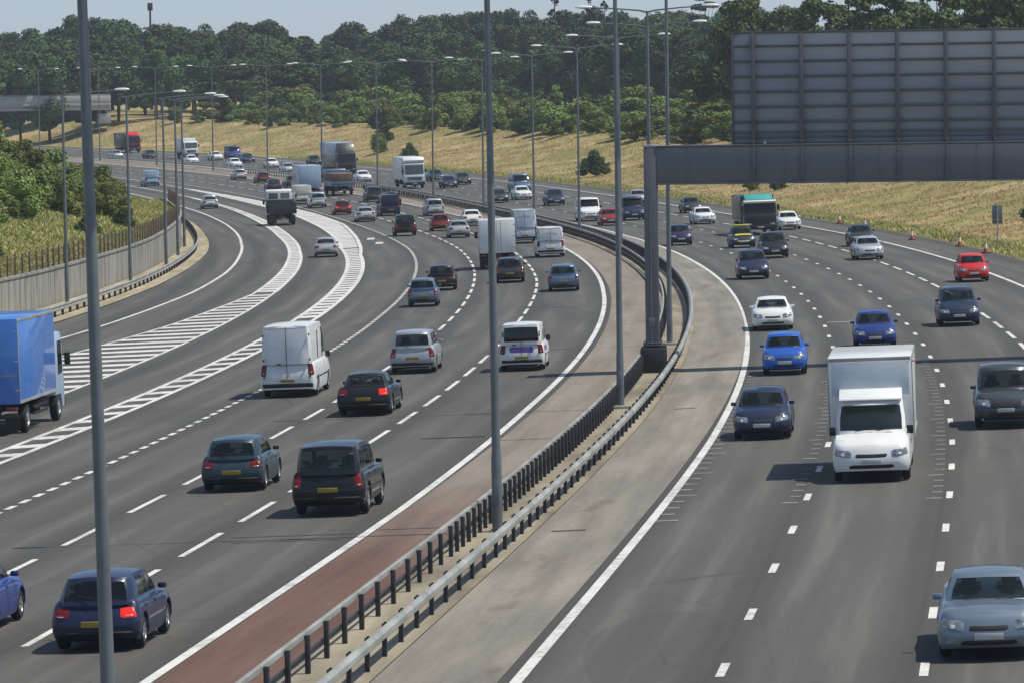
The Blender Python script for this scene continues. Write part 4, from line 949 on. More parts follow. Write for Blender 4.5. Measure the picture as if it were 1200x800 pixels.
def vehicle(side,s,o,kind,pk,label):
    root=empty(NAMES[kind]); tag(root,label,CATS.get(kind,'lorry'),'vehicles driving away on the left carriageway' if side=='L' else 'vehicles approaching on the right carriageway')
    if kind in SPEC or kind=='luton':
        pr=proto('cab' if kind=='luton' else kind); L=pr['L']
    else: pr=lorry(kind,pk); L=pr['L']
    fwd=1 if side=='L' else -1
    root.matrix_world=road_matrix(s+L/2,o,fwd); root.matrix_world.translation.z+=.01
    M=root.matrix_world.copy(); M.translation=M.translation+Vector((0,0,.012)); root.matrix_world=M
    far=s>430
    if kind in SPEC:
        ob=assemble(pr,root,pk,not far)
        if 'lit right tail' in label or 'bright red tail' in label or 'both brake' in label:
            for i,q in enumerate(ob['tail_light']):
                if 'right' in label and i==0: continue
                q.material_slots[0].link='OBJECT'; q.material_slots[0].material=M_BRAKE; q['label']='lit red tail lamp'
        c=pr['car']
        if pk=='taxi':
            y=paint('yellow'); put('roof_board',MB().box((-.2,0,1.50),(.5,1.15,.13),.03).mesh('roof_board',y),root); 
            put('bonnet_panel',MB().grid([[(x,yy,float(c.zs(x))+.085-.05*(yy/.8)**2) for yy in np.linspace(-.55,.55,7)] for x in np.linspace(1.75,1.2,5)]).mesh('bonnet_panel',y),root)
            if True: put('bumper_panel',c.patchc(4.2,.42,.60,.014).mesh('bumper_panel',y),root)
        if kind=='vansmall' and 'purple' in label:
            g=MB(); xr=pr['p']['rb']-.06
            b=c.patchc(3.6,.55,.92,.014,'r'); put('graphic_panel',b.mesh('graphic_panel',paint('purple'),60),root)
            for sg in (1,-1): put('graphic_panel',c.patch(c.I['s']-22,c.I['s']-2,.55,.85,.006,12,3,(sg,)).mesh('graphic_panel',paint('purple'),60),root)
        if 'dark red lower body' in label:
            put('lower_trim',c.patchc(c.I['e']-c.I['r']+3,.27,.50,.016,'r').mesh('lower_trim',paint('darkred'),60),root)
            put('spare_wheel',MB().lathe([(.0,-.1),(.3,-.1),(.36,-.05),(.36,.05),(.3,.1),(0,.1)],'z',24).mesh('spare_wheel',M_RUBBER),root).matrix_local=Matrix.Translation((-pr['L']/2-.10,0,1.0))@Matrix.Rotation(R(90),4,'Y')
    elif kind=='luton':
        ob=assemble(pr,root,pk,True,skip=('door_seam',))
        x0,x1,w=-4.3,1.32,2.18
        put('box_body',box_body(x0,x1,w,.95,3.12,paint('white')),root)
        tr=MB()
        for sg in (1,-1):
            tr.box(((x0+x1)/2,sg*(w/2+.004),3.06),(x1-x0-.08,.03,.10),.006); tr.box(((x0+x1)/2,sg*(w/2+.004),1.0),(x1-x0-.08,.03,.10),.006)
            for xx in (x0+.05,x1-.05): tr.box((xx,sg*(w/2+.004),2.03),(.08,.03,1.96),.006)
        tr.box((x1+.004,0,3.06),(.03,w-.06,.09),.006)
        put('trim',tr.mesh('trim',M_RAIL),root)
        ff=MB().box((x1+.003,0,2.55),(.012,w-.16,.86),.004); put('headboard_shade',ff.mesh('headboard_shade',paint('pale')),root)  # blue-grey panel: shade on the white box front put into its colour
        wd=MB(); wd.prism([(1.34,2.02),(1.34,2.30),(1.42,2.31),(1.98,2.08),(2.0,2.02)],-.82,.82,.03); put('air_deflector',wd.mesh('air_deflector',paint('white')),root)  # added sloping piece, shaped to catch the sun like the lit cab roof
        ch=MB().box((-1.6,0,.74),(5.0,.9,.35),.02); put('chassis',ch.mesh('chassis',M_UNDER),root)
        ml=MB()
        for sg in (1,-1): ml.box((-.2,sg*(w/2+.02),2.9),(.08,.05,.05),.005)
        put('marker_lamp',ml.mesh('marker_lamp',M_ORANGE),root)
    else:
        for nm,me,key in pr['parts']:
            if far and nm in('mudflap','wiper','door_gear'): continue
            q=put(nm,me,root)
            if key: q.material_slots[0].link='OBJECT'; q.material_slots[0].material=paint(key)
        for w in pr['wheels']:
            q=put('wheel',pr['wm'][0],root,w)
            if not far: put('rim',pr['wm'][1],q)
    return root
VEH=[
 ('L', 52.5, -8.65, 'hatch', 'royal', 'blue hatchback cut off by the left edge at the bottom of the frame'),
 ('L', 49.2, -5.04, 'hatch', 'navy', 'navy hatchback with a lit right tail lamp behind the nearest lamp column'),
 ('L', 78.2, -4.75, 'suv', 'black', 'black tall estate car nearest the red strip beside the median'),
 ('L', 87.2, -8.6, 'hatch', 'petrol', 'dark petrol blue hatchback left of the black tall estate car'),
 ('L', 118.1, -8.73, 'saloon2', 'black', 'black saloon with a bright red tail lamp beside the white panel van'),
 ('L', 130.5, -12.77, 'vanhigh', 'white', 'tall white panel van with dirty rear doors beside the hatched markings'),
 ('L', 143.5, -9.4, 'mpv', 'silver', 'silver rounded tall hatchback just ahead of the black saloon'),
 ('L', 142.5, -5.11, 'vansmall', 'white', 'small white van with purple rear graphics in the lane nearest the median'),
 ('L', 208.3, -12.79, 'hatch2', 'bluegrey', 'blue grey hatchback driving just behind a black hatchback'),
 ('L', 230.6, -12.38, 'hatch', 'black', 'black hatchback just ahead of the blue grey hatchback'),
 ('L', 306.6, -20.3, 'saloon', 'silver', 'silver saloon alone in the slip lane beside the broad white hatching'),
 ('L', 221.8, -5.49, 'estate', 'steel', 'steel blue estate car behind the white panel van in the lane nearest the median'),
 ('L', 238.5, -8.52, 'estate', 'charcoal', 'charcoal estate car close behind the white box truck'),
 ('L', 263.9, -9.05, 'boxtruck', 'white', 'white box truck with plain square back behind the second lamp column'),
 ('L', 321.0, -5.1, 'vanhigh', 'pale', 'pale tall van ahead of the white box truck'),
 ('L', 284.2, -5.02, 'vanlow', 'white', 'white panel van with a wide pale back ahead of the steel blue estate car'),
 ('L', 408.4, -20.3, 'tipper', 'white', 'tipper lorry with white cab and dark body in the slip lane'),
 ('L', 475.5, -12.5, 'vanlow', 'cream', 'cream rounded van half hidden beyond the tipper lorry'),
 ('L', 500.6, -8.8, 'boxlong', 'sky', 'lorry with plain sky blue box body in the distant queue'),
 ('L', 460.4, -12.5, 'mpv', 'lightgrey', 'light grey people carrier behind the sky blue lorry'),
 ('L', 500.1, -5.1, 'flatbed', 'brown', 'flatbed lorry with a brown load in the distant queue'),
 ('L', 434.7, -12.5, 'hatch', 'maroon', 'maroon hatchback with both brake lamps showing red'),
 ('L', 408.5, -12.5, 'saloon2', 'silver', 'silver saloon right of the maroon hatchback with braking lamps'),
 ('L', 472.8, -5.1, 'mpv', 'petrol', 'dark petrol people carrier ahead of the silver saloon in the queue'),
 ('L', 424.2, -8.8, 'vanlow', 'navy', 'navy van partly hidden beyond the black four wheel drive'),
 ('L', 357.8, -12.5, 'suv', 'black', 'black four wheel drive with dark red lower body in the queue'),
 ('L', 417.7, -5.1, 'mpv', 'lightgrey', 'light grey people carrier with white roof near the median barrier'),
 ('L', 369.0, -8.8, 'hatch2', 'red', 'dark red hatchback beside the silver saloon in the queue'),
 ('L', 345.5, -8.8, 'saloon', 'silver', 'silver saloon just behind the dark red hatchback'),
 ('L', 380.8, -5.1, 'saloon', 'white', 'white saloon with red lamps close to the median barrier'),
 ('L', 569.1, -5.1, 'hatch', 'maroon', 'small maroon hatchback far off in the queue left of the sky blue lorry'),
 ('L', 533.4, -8.8, 'hatch', 'navy', 'small navy hatchback just beyond the tipper lorry'),
 ('L', 474.9, -22.6, 'hatch', 'lightgrey', 'light grey hatchback far along the slip lane by the retaining wall'),
 ('L', 578.1, -18.2, 'vanlow', 'sky', 'pale blue van half hidden behind the bushes on the left bank'),
 ('L', 456.4, -5.1, 'hatch', 'black', 'black hatchback just beyond the navy van in the queue'),
 ('L', 543.4, -5.1, 'saloon', 'charcoal', 'charcoal saloon far off just left of the sky blue lorry'),
 ('L', 589.1, -5.1, 'hatch', 'silver', 'leftmost small silver hatchback at the tail of the distant queue'),
 ('R', 43.7, 11.8, 'saloon2', 'silverblue', 'silver blue saloon nearest the camera cut by the right edge'),
 ('R', 83.3, 8.64, 'luton', 'white', 'white box van with short bonnet towering over the oncoming cars'),
 ('R', 101.3, 12.26, 'suv', 'gunmetal', 'gunmetal four wheel drive at the right edge right of the white box van'),
 ('R', 100.2, 5.11, 'hatch', 'midnight', 'midnight blue hatchback in the lane beside the median edge line'),
 ('R', 133.1, 5.03, 'hatch2', 'blue', 'bright blue hatchback behind the midnight blue hatchback'),
 ('R', 149.0, 8.5, 'hatch', 'royal', 'royal blue hatchback half hidden by the white box van'),
 ('R', 167.1, 4.5, 'saloon2', 'white', 'white saloon driving behind the bright blue hatchback'),
 ('R', 164.5, 12.46, 'mpv', 'midnight', 'midnight blue people carrier below the red car'),
 ('R', 211.9, 16.19, 'hatch2', 'brightred', 'bright red hatchback beside the cones on the hard shoulder'),
 ('R', 252.8, 13.69, 'saloon', 'lightgrey', 'pale grey saloon left of the three cones ahead of a dark car'),
 ('R', 280.1, 15.84, 'hatch', 'charcoal', 'charcoal hatchback half hidden behind the pale grey saloon'),
 ('R', 228.2, 5.23, 'mpv', 'navy', 'navy people carrier in the lane behind the white saloon'),
 ('R', 263.2, 8.59, 'mpv', 'black', 'black people carrier beside the taxi with yellow panels'),
 ('R', 287.2, 8.36, 'hatch', 'taxi', 'dark car with yellow roof board and yellow bonnet panel'),
 ('R', 316.2, 12.3, 'lorryteal', 'charcoal', 'dark lorry with teal roof deflector above a white band'),
 ('R', 328.0, 15.9, 'saloon', 'white', 'white saloon right of the lorry with teal roof deflector'),
 ('R', 355.2, 12.3, 'saloon2', 'white', 'white saloon just ahead of a dark hatchback under the gantry beam'),
 ('R', 391.0, 15.9, 'hatch', 'charcoal', 'dark hatchback following a white saloon under the gantry beam'),
 ('R', 299.1, 4.94, 'hatch2', 'navy', 'navy hatchback right of the gantry column under the beam'),
 ('R', 376.0, 8.7, 'vanlow', 'navy', 'dark blue van just left of the gantry column'),
 ('R', 425.5, 15.9, 'saloon', 'silver', 'silver saloon behind the dark blue van left of the gantry column'),
 ('R', 363.0, 5.2, 'hatch', 'red', 'red hatchback behind the third lamp column beyond the barrier'),
 ('R', 379.1, 5.2, 'vanlow', 'white', 'white van beside the red hatchback beyond the barrier'),
 ('R', 433.3, 8.7, 'mpv', 'navy', 'navy people carrier between two lamp columns beyond the white vans'),
 ('R', 456.9, 8.7, 'saloon', 'white', 'white saloon in front of a blue van beyond the white vans'),
 ('R', 481.3, 12.3, 'vanlow', 'steel', 'steel blue van behind a white saloon at the foot of the grass bank'),
 ('R', 449.5, 5.2, 'saloon', 'charcoal', 'charcoal saloon with bright bonnet right of the second lamp column'),
 ('R', 510.3, 8.7, 'hatch', 'navy', 'middle one of three small navy cars right of the white lorry'),
 ('R', 541.3, 12.3, 'hatch', 'midnight', 'leftmost of three small dark blue cars right of the white lorry'),
 ('R', 522.0, 12.3, 'hatch', 'charcoal', 'rightmost of three small dark cars right of the white lorry'),
 ('R', 514.9, 5.2, 'lorrywhite', 'white', 'white high sided lorry at the foot of the golden bank'),
 ('R', 586.9, 8.7, 'transporter', 'charcoal', 'dark lorry towing a tall pale blue trailer at the foot of the bank'),
 ('R', 552.7, 5.2, 'saloon', 'white', 'white saloon in front of the lorry with pale blue trailer'),
 ('R', 610.7, 5.2, 'saloon', 'lightgrey', 'pale saloon left of the dark car following the big lorry'),
 ('R', 642.5, 8.7, 'hatch', 'white', 'white hatchback left of the pale saloon far off'),
 ('R', 647.2, 15.9, 'hatch', 'black', 'black hatchback just left of the lorry with pale blue trailer'),
 ('R', 652.4, 5.2, 'hatch', 'white', 'white hatchback just in front of the far blue van'),
 ('R', 701.8, 12.3, 'saloon', 'white', 'white saloon beside the far blue van at the foot of the bank'),
 ('R', 705.0, 15.9, 'vanlow', 'royal', 'bright blue van far off at the foot of the bank'),
 ('R', 678.4, 12.3, 'saloon', 'navy', 'navy saloon right of the far blue van'),
 ('R', 721.2, 12.3, 'lorrysmall', 'white', 'small white lorry far off behind the slip road lamp columns'),
 ('R', 685.9, 5.2, 'saloon', 'white', 'white saloon in front of the small far white lorry'),
 ('R', 777.8, 15.9, 'lorryred', 'brightred', 'lorry with red top far off behind the slip road lamp columns'),
 ('R', 743.4, 5.2, 'saloon', 'silver', 'silver saloon far off in front of the red topped lorry'),
 ('R', 733.5, 8.7, 'saloon', 'charcoal', 'charcoal saloon far off between red topped and white lorries'),
]
for v in VEH: vehicle(*v)
vehicle('L',114.5,-20.85,'lorryblue','lorryblue','blue box lorry leaving the left edge on the slip road')
# ------------------------------------------------------------------ vegetation
def leaf_blob(centers,radii,nq,size,squash=.85,up=.25,rng=RNG):
    """many small leaf faces spread through overlapping clumps; numpy arrays"""
    V=[];F=[]; w=np.array([r**2 for r in radii]); w=w/w.sum(); idx=rng.choice(len(centers),nq,p=w)
    c=np.array(centers)[idx]; r=np.array(radii)[idx]
    d=rng.normal(size=(nq,3)); d/=np.linalg.norm(d,axis=1)[:,None]; d[:,2]=np.where(d[:,2]<-.55,-d[:,2],d[:,2])
    p=c+d*(r*rng.uniform(.62,1.08,nq))[:,None]*np.array([1,1,squash])
    n=d+rng.normal(size=(nq,3))*.55+np.array([0,0,up]); n/=np.linalg.norm(n,axis=1)[:,None]
    a=np.cross(n,rng.normal(size=(nq,3))); a/=np.linalg.norm(a,axis=1)[:,None]; b=np.cross(n,a)
    s=size*rng.uniform(.6,1.35,nq)[:,None]; e=rng.uniform(.55,.9,nq)[:,None]
    q=np.stack([p-a*s*.5,p+b*s*e*.5+n*s*.12,p+a*s*.5,p-b*s*e*.5+n*s*.12],1).reshape(-1,3)
    return q,[(4*i,4*i+1,4*i+2,4*i+3) for i in range(nq)]
def blob_core(centers,radii,k=.74):
    V=[];F=[]
    bm=bmesh.new(); bmesh.ops.create_icosphere(bm,subdivisions=2,radius=1); vs=np.array([v.co[:] for v in bm.verts]); bm.verts.index_update(); fs=[[v.index for v in f.verts] for f in bm.faces]; bm.free()
    for c,r in zip(centers,radii):
        o=len(V); j=1+.18*np.sin(vs@np.array([3.1,2.3,4.7])+c[0]*5); V+= (np.array(c)+vs*j[:,None]*r*k*np.array([1,1,.85])).tolist(); F+=[tuple(i+o for i in f) for f in fs]
    return np.array(V),F
def crown(kind,seed,h=1.0):
    """unit crowns: height 1 from the ground"""
    g=np.random.default_rng(seed); C=[];Rr=[]
    if kind=='tree':
        for i in range(26):
            a=g.uniform(0,6.28); t=g.uniform(.26,.93); rad=.30*math.sin(math.pi*min(1,(t-.12)/.86)**.8)*g.uniform(.35,1.0); C.append((rad*math.cos(a),rad*math.sin(a),t)); Rr.append(g.uniform(.075,.145)*(1.15-.3*t))
        q,f=leaf_blob(C,Rr,7500,.034,.85,.3,g)
    elif kind=='open':
        for i in range(34):
            a=g.uniform(0,6.28); t=g.uniform(.34,.97); rad=.36*math.sin(math.pi*min(1,(t-.18)/.84)**.7)*g.uniform(.3,1.0); C.append((rad*math.cos(a),rad*math.sin(a),t)); Rr.append(g.uniform(.05,.10))
        q,f=leaf_blob(C,Rr,6500,.030,.8,.3,g)
    elif kind=='wide':
        nd=g.integers(3,6); dm=[(g.uniform(-.28,.28),g.uniform(-.28,.28),g.uniform(.48,.72)) for _ in range(nd)]
        for i in range(34):
            dx,dy,dz=dm[i%nd]; a=g.uniform(0,6.28); e=g.uniform(-.3,1.5); rr=.20*g.uniform(.5,1.05); C.append((dx+rr*math.cos(a)*math.cos(e),dy+rr*math.sin(a)*math.cos(e),dz+rr*math.sin(e)*.95-.02)); Rr.append(g.uniform(.07,.125))
        for i in range(8):
            a=g.uniform(0,6.28); C.append((.30*math.cos(a),.30*math.sin(a),g.uniform(.22,.4))); Rr.append(.12)
        q,f=leaf_blob(C,Rr,8000,.032,.85,.3,g)
    elif kind=='lone':
        for i in range(30):
            a=g.uniform(0,6.28); e=g.uniform(0,1.5); rr=.34*g.uniform(.35,1.0); C.append((rr*math.cos(a)*math.cos(e)*1.05,rr*math.sin(a)*math.cos(e)*1.05,.10+.62*(rr/.34)*math.sin(e))); Rr.append(g.uniform(.11,.19))
        q,f=leaf_blob(C,Rr,3600,.058,.95,.35,g)
    elif kind=='bush':
        for i in range(13):
            a=g.uniform(0,6.28); t=g.uniform(.10,.85); rad=.40*math.sqrt(max(0,1-(t-.2)**2/.6))*g.uniform(.1,1); C.append((rad*math.cos(a),rad*math.sin(a),t)); Rr.append(g.uniform(.11,.20))
        q,f=leaf_blob(C,Rr,3200,.056,.9,.35,g)
    elif kind=='young':
        for i in range(14):
            t=g.uniform(.06,.95); a=g.uniform(0,6.28); rad=.22*(1-.75*t)*g.uniform(.2,1.2); C.append((rad*math.cos(a),rad*math.sin(a),t)); Rr.append(g.uniform(.06,.12)*(1.35-.75*t))
        q,f=leaf_blob(C,Rr,3000,.042,1.05,.3,g)
    elif kind=='conifer':
        for i in range(40):
            t=g.uniform(.12,.98); a=g.uniform(0,6.28); rad=.24*(1-t)*g.uniform(.5,1.1)+.02; C.append((rad*math.cos(a),rad*math.sin(a),t)); Rr.append(.018+.045*(1-t))
        q,f=leaf_blob(C,Rr,2200,.032,.5,-.2,g)
    elif kind=='pine':
        for i in range(22):
            t=g.choice([.45,.58,.7,.8,.9,.97])+g.normal()*.012; a=g.uniform(0,6.28); rad=g.uniform(.05,.24)*(1.15-t*.6); C.append((rad*math.cos(a),rad*math.sin(a),t)); Rr.append(g.uniform(.03,.07))
        q,f=leaf_blob(C,Rr,1800,.032,.38,.3,g)
    q=np.array(q); q[:,2]*=1/np.quantile(q[:,2],.995); k={'open':.45,'conifer':.35,'pine':.35}.get(kind,.72)
    cv,cf=blob_core(C,Rr,k); n=len(q)
    me_v=np.vstack([q,cv]).tolist(); me_f=f+[tuple(i+n for i in ff) for ff in cf]
    return me_v,me_f,C
def trunk(C,seed,th=.022,top=.75):
    g=np.random.default_rng(seed); mb=MB(); mb.tube([(0,0,-.02),(.006,.004,.2),(-.004,.008,.45),(0,0,top)],[th*1.25,th,th*.75,th*.25],8)
    for i in range(min(10,len(C))):
        c=C[i]; z0=max(.15,c[2]*.55); mb.tube([(0,0,z0),(c[0]*.5,c[1]*.5,(z0+c[2])*.52),c],[th*.5,th*.3,th*.08],5,False)
    return mb.mesh('trunk',M_BARK)
CR={}
def crown_mesh(key,kind,seed,m,tr=True):
    v,f,C=crown(kind,seed); me=D.meshes.new('crown'); me.from_pydata(v,[],f); me.materials.append(m); 
    CR[key]=(me,trunk(C,seed,.022 if kind in('tree','open') else .013,.8 if kind not in('conifer','pine') else .97) if tr else None)
for k,sd in zip('abcd',(1,2,3,4)): crown_mesh(k,'tree',sd,M_LEAF); crown_mesh('o'+k,'open',sd+20,M_OAKLEAF); crown_mesh('w'+k,'wide',sd+120,M_LEAF); crown_mesh('W'+k,'wide',sd+140,M_DARKLEAF); crown_mesh('D'+k,'tree',sd+40,M_DARKLEAF)
crown_mesh('e','conifer',61,M_CONIF); crown_mesh('f','pine',62,M_CONIF)
for i in range(4): crown_mesh('b%d'%i,'bush',70+i,M_BUSH); crown_mesh('y%d'%i,'young',80+i,M_BUSH); crown_mesh('B%d'%i,'lone',90+i,M_DARKLEAF,False); crown_mesh('t%d'%i,'bush',100+i,M_THICK); crown_mesh('l%d'%i,'lone',110+i,M_BUSH,False)
def plant(name,key,p,h,w,label,cat,group,trunked=True):
    root=empty(name,p,random.uniform(0,6.28)); root.scale=(w,w,h); tag(root,label,cat,group)
    put('crown',CR[key][0],root)
    if trunked: put('trunk',CR[key][1],root)
    return root
def zg_at(x,y):
    # nearest station on the centre line, then the terrain there
    d=(MXY[:,0]-x)**2+(MXY[:,1]-y)**2; i=int(np.argmin(d)); e=np.array([x,y])-MXY[i]; return float(terrain(np.array([S[i]+e@T[i]]),np.array([e@N[i]]))[0][2])
TREES=[(-124.4,1045.6,28.6,'a','ridge',0.97),(-121.4,1050.2,28.9,'b','ridge',0.96),(-114.4,1017.7,28.3,'d','ridge',0.97),(-121.4,1114.2,29.7,'a','ridge',1.12),(-118.3,1117.4,30.4,'b','ridge',1.04),(-105.6,1023.0,28.6,'b','ridge',0.98),(-102.8,1030.7,29.5,'a','ridge',1.12),(-102.4,1064.6,30.8,'c','ridge',1.09),(-96.6,1049.8,32.5,'b','ridge',1.16),(-95.8,1073.2,32.6,'c','ridge',1.17),(-96.5,1117.8,33.4,'d','ridge',1.00),(-92.7,1112.7,32.9,'a','ridge',1.18),(-88.4,1106.3,32.8,'c','ridge',1.13),(-81.0,1060.2,31.5,'c','ridge',1.09),(-74.0,1016.7,29.5,'d','ridge',1.04),(-75.6,1083.6,31.0,'d','ridge',1.06),(-70.5,1064.3,30.7,'c','ridge',0.99),(-66.8,1053.0,30.1,'a','ridge',1.00),(-62.7,1040.6,30.3,'d','ridge',1.21),(-60.6,1055.7,30.4,'d','ridge',1.24),(-56.4,1029.4,30.2,'b','ridge',0.95),(-52.3,1030.1,30.6,'b','ridge',1.08),(-51.2,1072.3,30.9,'a','ridge',1.09),(-48.8,1114.7,30.6,'d','ridge',1.07),(-43.2,1063.0,28.4,'b','ridge',0.97),(-39.0,1027.9,28.4,'a','ridge',0.98),(-36.9,1069.0,29.6,'a','ridge',0.97),(-33.4,1051.4,29.6,'c','ridge',1.13),(-29.1,1022.7,29.9,'d','ridge',1.09),(-26.2,1025.9,30.6,'c','ridge',1.09),(-23.3,1066.8,32.2,'c','ridge',0.99),(-18.7,1013.0,30.6,'a','ridge',1.16),(-16.4,1050.3,31.7,'b','ridge',1.11),(-12.3,1046.3,31.3,'b','ridge',1.19),(-8.5,1091.4,33.0,'d','ridge',1.06),(-5.5,1013.1,31.4,'c','ridge',1.01),(-2.0,1047.9,32.2,'c','ridge',1.24),(1.2,1034.3,32.3,'b','ridge',1.05),(5.0,1118.4,33.5,'a','ridge',1.09),(8.8,1098.0,33.1,'a','ridge',1.22),(13.0,1092.5,32.5,'b','ridge',1.08),(15.8,1019.5,31.1,'d','ridge',1.09),(19.6,1019.3,31.9,'b','ridge',0.96),(24.1,1061.2,32.0,'d','ridge',1.15),(27.6,1070.4,32.0,'a','ridge',1.19),(30.1,1021.3,30.6,'b','ridge',1.08),(36.9,1100.9,32.7,'c','ridge',1.01),(40.3,1094.0,32.6,'d','ridge',1.20),(42.9,1091.4,31.9,'d','ridge',1.20),(44.4,1024.4,31.3,'a','ridge',1.21),(50.9,1076.9,32.9,'b','ridge',1.00),(55.0,1089.8,33.6,'c','ridge',1.15),(57.3,1063.1,32.7,'a','ridge',1.02),(-118.5,988.6,24.5,'a','ridge',1.22),(-110.5,972.2,24.1,'b','ridge',1.19),(-105.6,976.7,24.6,'b','ridge',1.19),(-101.6,997.1,25.8,'b','ridge',1.24),(-92.7,956.1,25.9,'a','ridge',1.18),(-87.9,960.6,28.1,'a','ridge',1.26),(-85.4,985.8,27.2,'b','ridge',1.04),(-79.6,973.4,26.6,'a','ridge',1.09),(-76.2,999.5,26.7,'b','ridge',1.20),(-67.7,970.2,25.9,'c','ridge',1.06),(-60.7,951.0,25.6,'d','ridge',1.20),(-57.1,975.9,26.4,'a','ridge',0.99),(-50.2,961.4,25.3,'a','ridge',1.04),(-47.0,988.9,27.2,'b','ridge',1.24),(-40.7,983.8,23.5,'d','ridge',1.00),(-34.3,978.5,24.9,'a','ridge',1.05),(-27.8,959.2,24.8,'c','ridge',1.28),(-22.9,990.1,28.6,'b','ridge',0.97),(-16.5,972.7,27.2,'d','ridge',1.27),(-11.3,956.5,26.5,'b','ridge',1.28),(-5.2,963.1,28.2,'c','ridge',1.17),(0.2,960.3,28.0,'b','ridge',1.04),(6.3,999.7,29.2,'a','ridge',1.21),(11.4,959.5,27.0,'d','ridge',0.99),(17.5,971.6,28.0,'d','ridge',1.29),(22.3,960.8,27.8,'b','ridge',1.24),(28.6,981.8,27.4,'c','ridge',1.29),(33.5,950.7,26.4,'c','ridge',1.10),(39.3,983.3,27.5,'c','ridge',1.16),(43.7,952.3,28.3,'c','ridge',1.11),(-109.5,933.7,21.7,'c','front',1.10),(-99.0,910.8,23.3,'a','front',1.13),(-93.2,909.8,22.2,'b','front',1.20),(-87.6,909.2,24.0,'d','front',1.23),(-81.3,910.5,22.2,'a','front',1.23),(-75.8,926.3,22.2,'d','front',1.31),(-67.8,917.3,23.2,'b','front',1.02),(-61.3,931.2,22.2,'b','front',1.36),(-53.2,919.9,21.3,'a','front',1.33),(-46.8,931.2,21.8,'b','front',1.03),(-40.7,922.3,20.7,'d','front',1.33),(-33.8,922.0,21.7,'b','front',1.20),(-28.3,927.9,21.3,'a','front',1.26),(-22.5,925.8,22.8,'a','front',1.34),(-16.3,926.5,22.8,'d','front',1.20),(-9.7,916.8,21.1,'a','front',1.25),(-2.6,902.7,22.5,'c','front',1.26),(7.0,880.0,21.9,'b','dark',1.20),(11.2,860.0,23.1,'a','dark',1.20),(14.4,850.0,24.1,'d','dark',1.20),(18.0,840.0,23.3,'a','dark',1.20),(21.8,830.0,24.0,'d','dark',1.20),(25.7,820.0,23.2,'c','dark',1.20),(29.3,800.0,23.1,'a','dark',1.20),(32.2,780.0,21.9,'b','dark',1.20),(35.1,770.0,22.5,'d','dark',1.20),(37.7,740.0,23.3,'c','dark',1.20),(26.8,560.0,22.8,'a','oak',1.00),(30.6,600.0,24.8,'c','oak',1.00),(33.3,600.0,22.2,'b','oak',1.00),(35.4,590.0,22.4,'c','oak',1.00),(35.1,540.0,22.4,'d','oak',1.00),(39.6,560.0,22.0,'a','oak',1.00),(38.8,520.0,23.0,'b','oak',1.00),(43.2,540.0,24.2,'c','oak',1.00),(47.8,560.0,22.3,'d','oak',1.00),(45.2,500.0,22.7,'a','oak',1.00),(49.8,520.0,24.0,'b','oak',1.00),(50.4,500.0,22.3,'c','oak',1.00),(51.6,480.0,23.0,'d','oak',1.00),(54.1,480.0,22.9,'a','oak',1.00),(9.9,1000.0,34.3,'e','conifer',0.80),(17.1,980.0,34.4,'e','conifer',0.80),(20.3,1000.0,33.0,'e','conifer',0.80),(37.3,900.0,31.7,'f','conifer',0.80)]
TL=dict(ridge=('broadleaf tree in the wooded ridge along the skyline','trees of the wooded ridge'),front=('rounded pale green tree standing before the wooded ridge','trees before the wooded ridge'),dark=('dark tree in the shady wood behind the shrubs','trees of the shady wood'),oak=('tall loose crowned tree above the top of the big sign','trees above the big sign'),conifer=('dark pointed conifer rising above the broadleaf skyline','conifers on the skyline'))
for x,y,zt,k,g,wr in TREES:
    z=zg_at(x,y); h=max(5,zt-z); 
    key={'ridge':k,'front':k,'dark':'D'+k,'oak':'o'+k}.get(g,k)
    if g=='ridge': key=random.choice('DwWwW')+k
    if g=='front': key=random.choice(['w','']) +k
    w={'ridge':random.uniform(15,22)*wr,'front':random.uniform(13,18)*wr,'dark':15*wr,'oak':h*.95,'conifer':h*.8}[g]
    if g!='conifer': w=max(w,h*.62)
    lb=TL[g][0]
    if k=='f': lb='dark flat layered pine rising above the skyline left of the big sign'
    plant('conifer_tree' if g=='conifer' else 'broadleaf_tree',key,(x,y,z-.3),h/.98,w,lb,'tree',TL[g][1])
# shrub belt along the crest of the right bank
g=random.Random(3); n=0
for s0,s1,step,o0,o1,hm in ((285,850,6.4,42.5,49,3.2),(300,850,5.3,50,57,4.3),(330,850,6.2,58,66,5.2)):
    s_=s0
    while s_<s1:
        o_=g.uniform(o0,o1); s2=s_+g.uniform(-1.5,1.5); q=terrain(np.array([s2]),np.array([o_]))[0]
        h=hm*g.uniform(.72,1.22); y=g.random()<.32; key=('y%d' if y else 'b%d')%g.randrange(4)
        if g.random()<.14: key='B%d'%g.randrange(4)
        plant('shrub',key,(q[0],q[1],q[2]-.2),h,h*(1.35 if y else g.uniform(1.5,2.1)),'slim young tree in the shrub belt along the crest of the golden bank' if y else 'leafy shrub in the belt along the crest of the golden bank','shrub','shrub belt on the bank crest',trunked=y); n+=1
        s_+=step*g.uniform(.8,1.25)
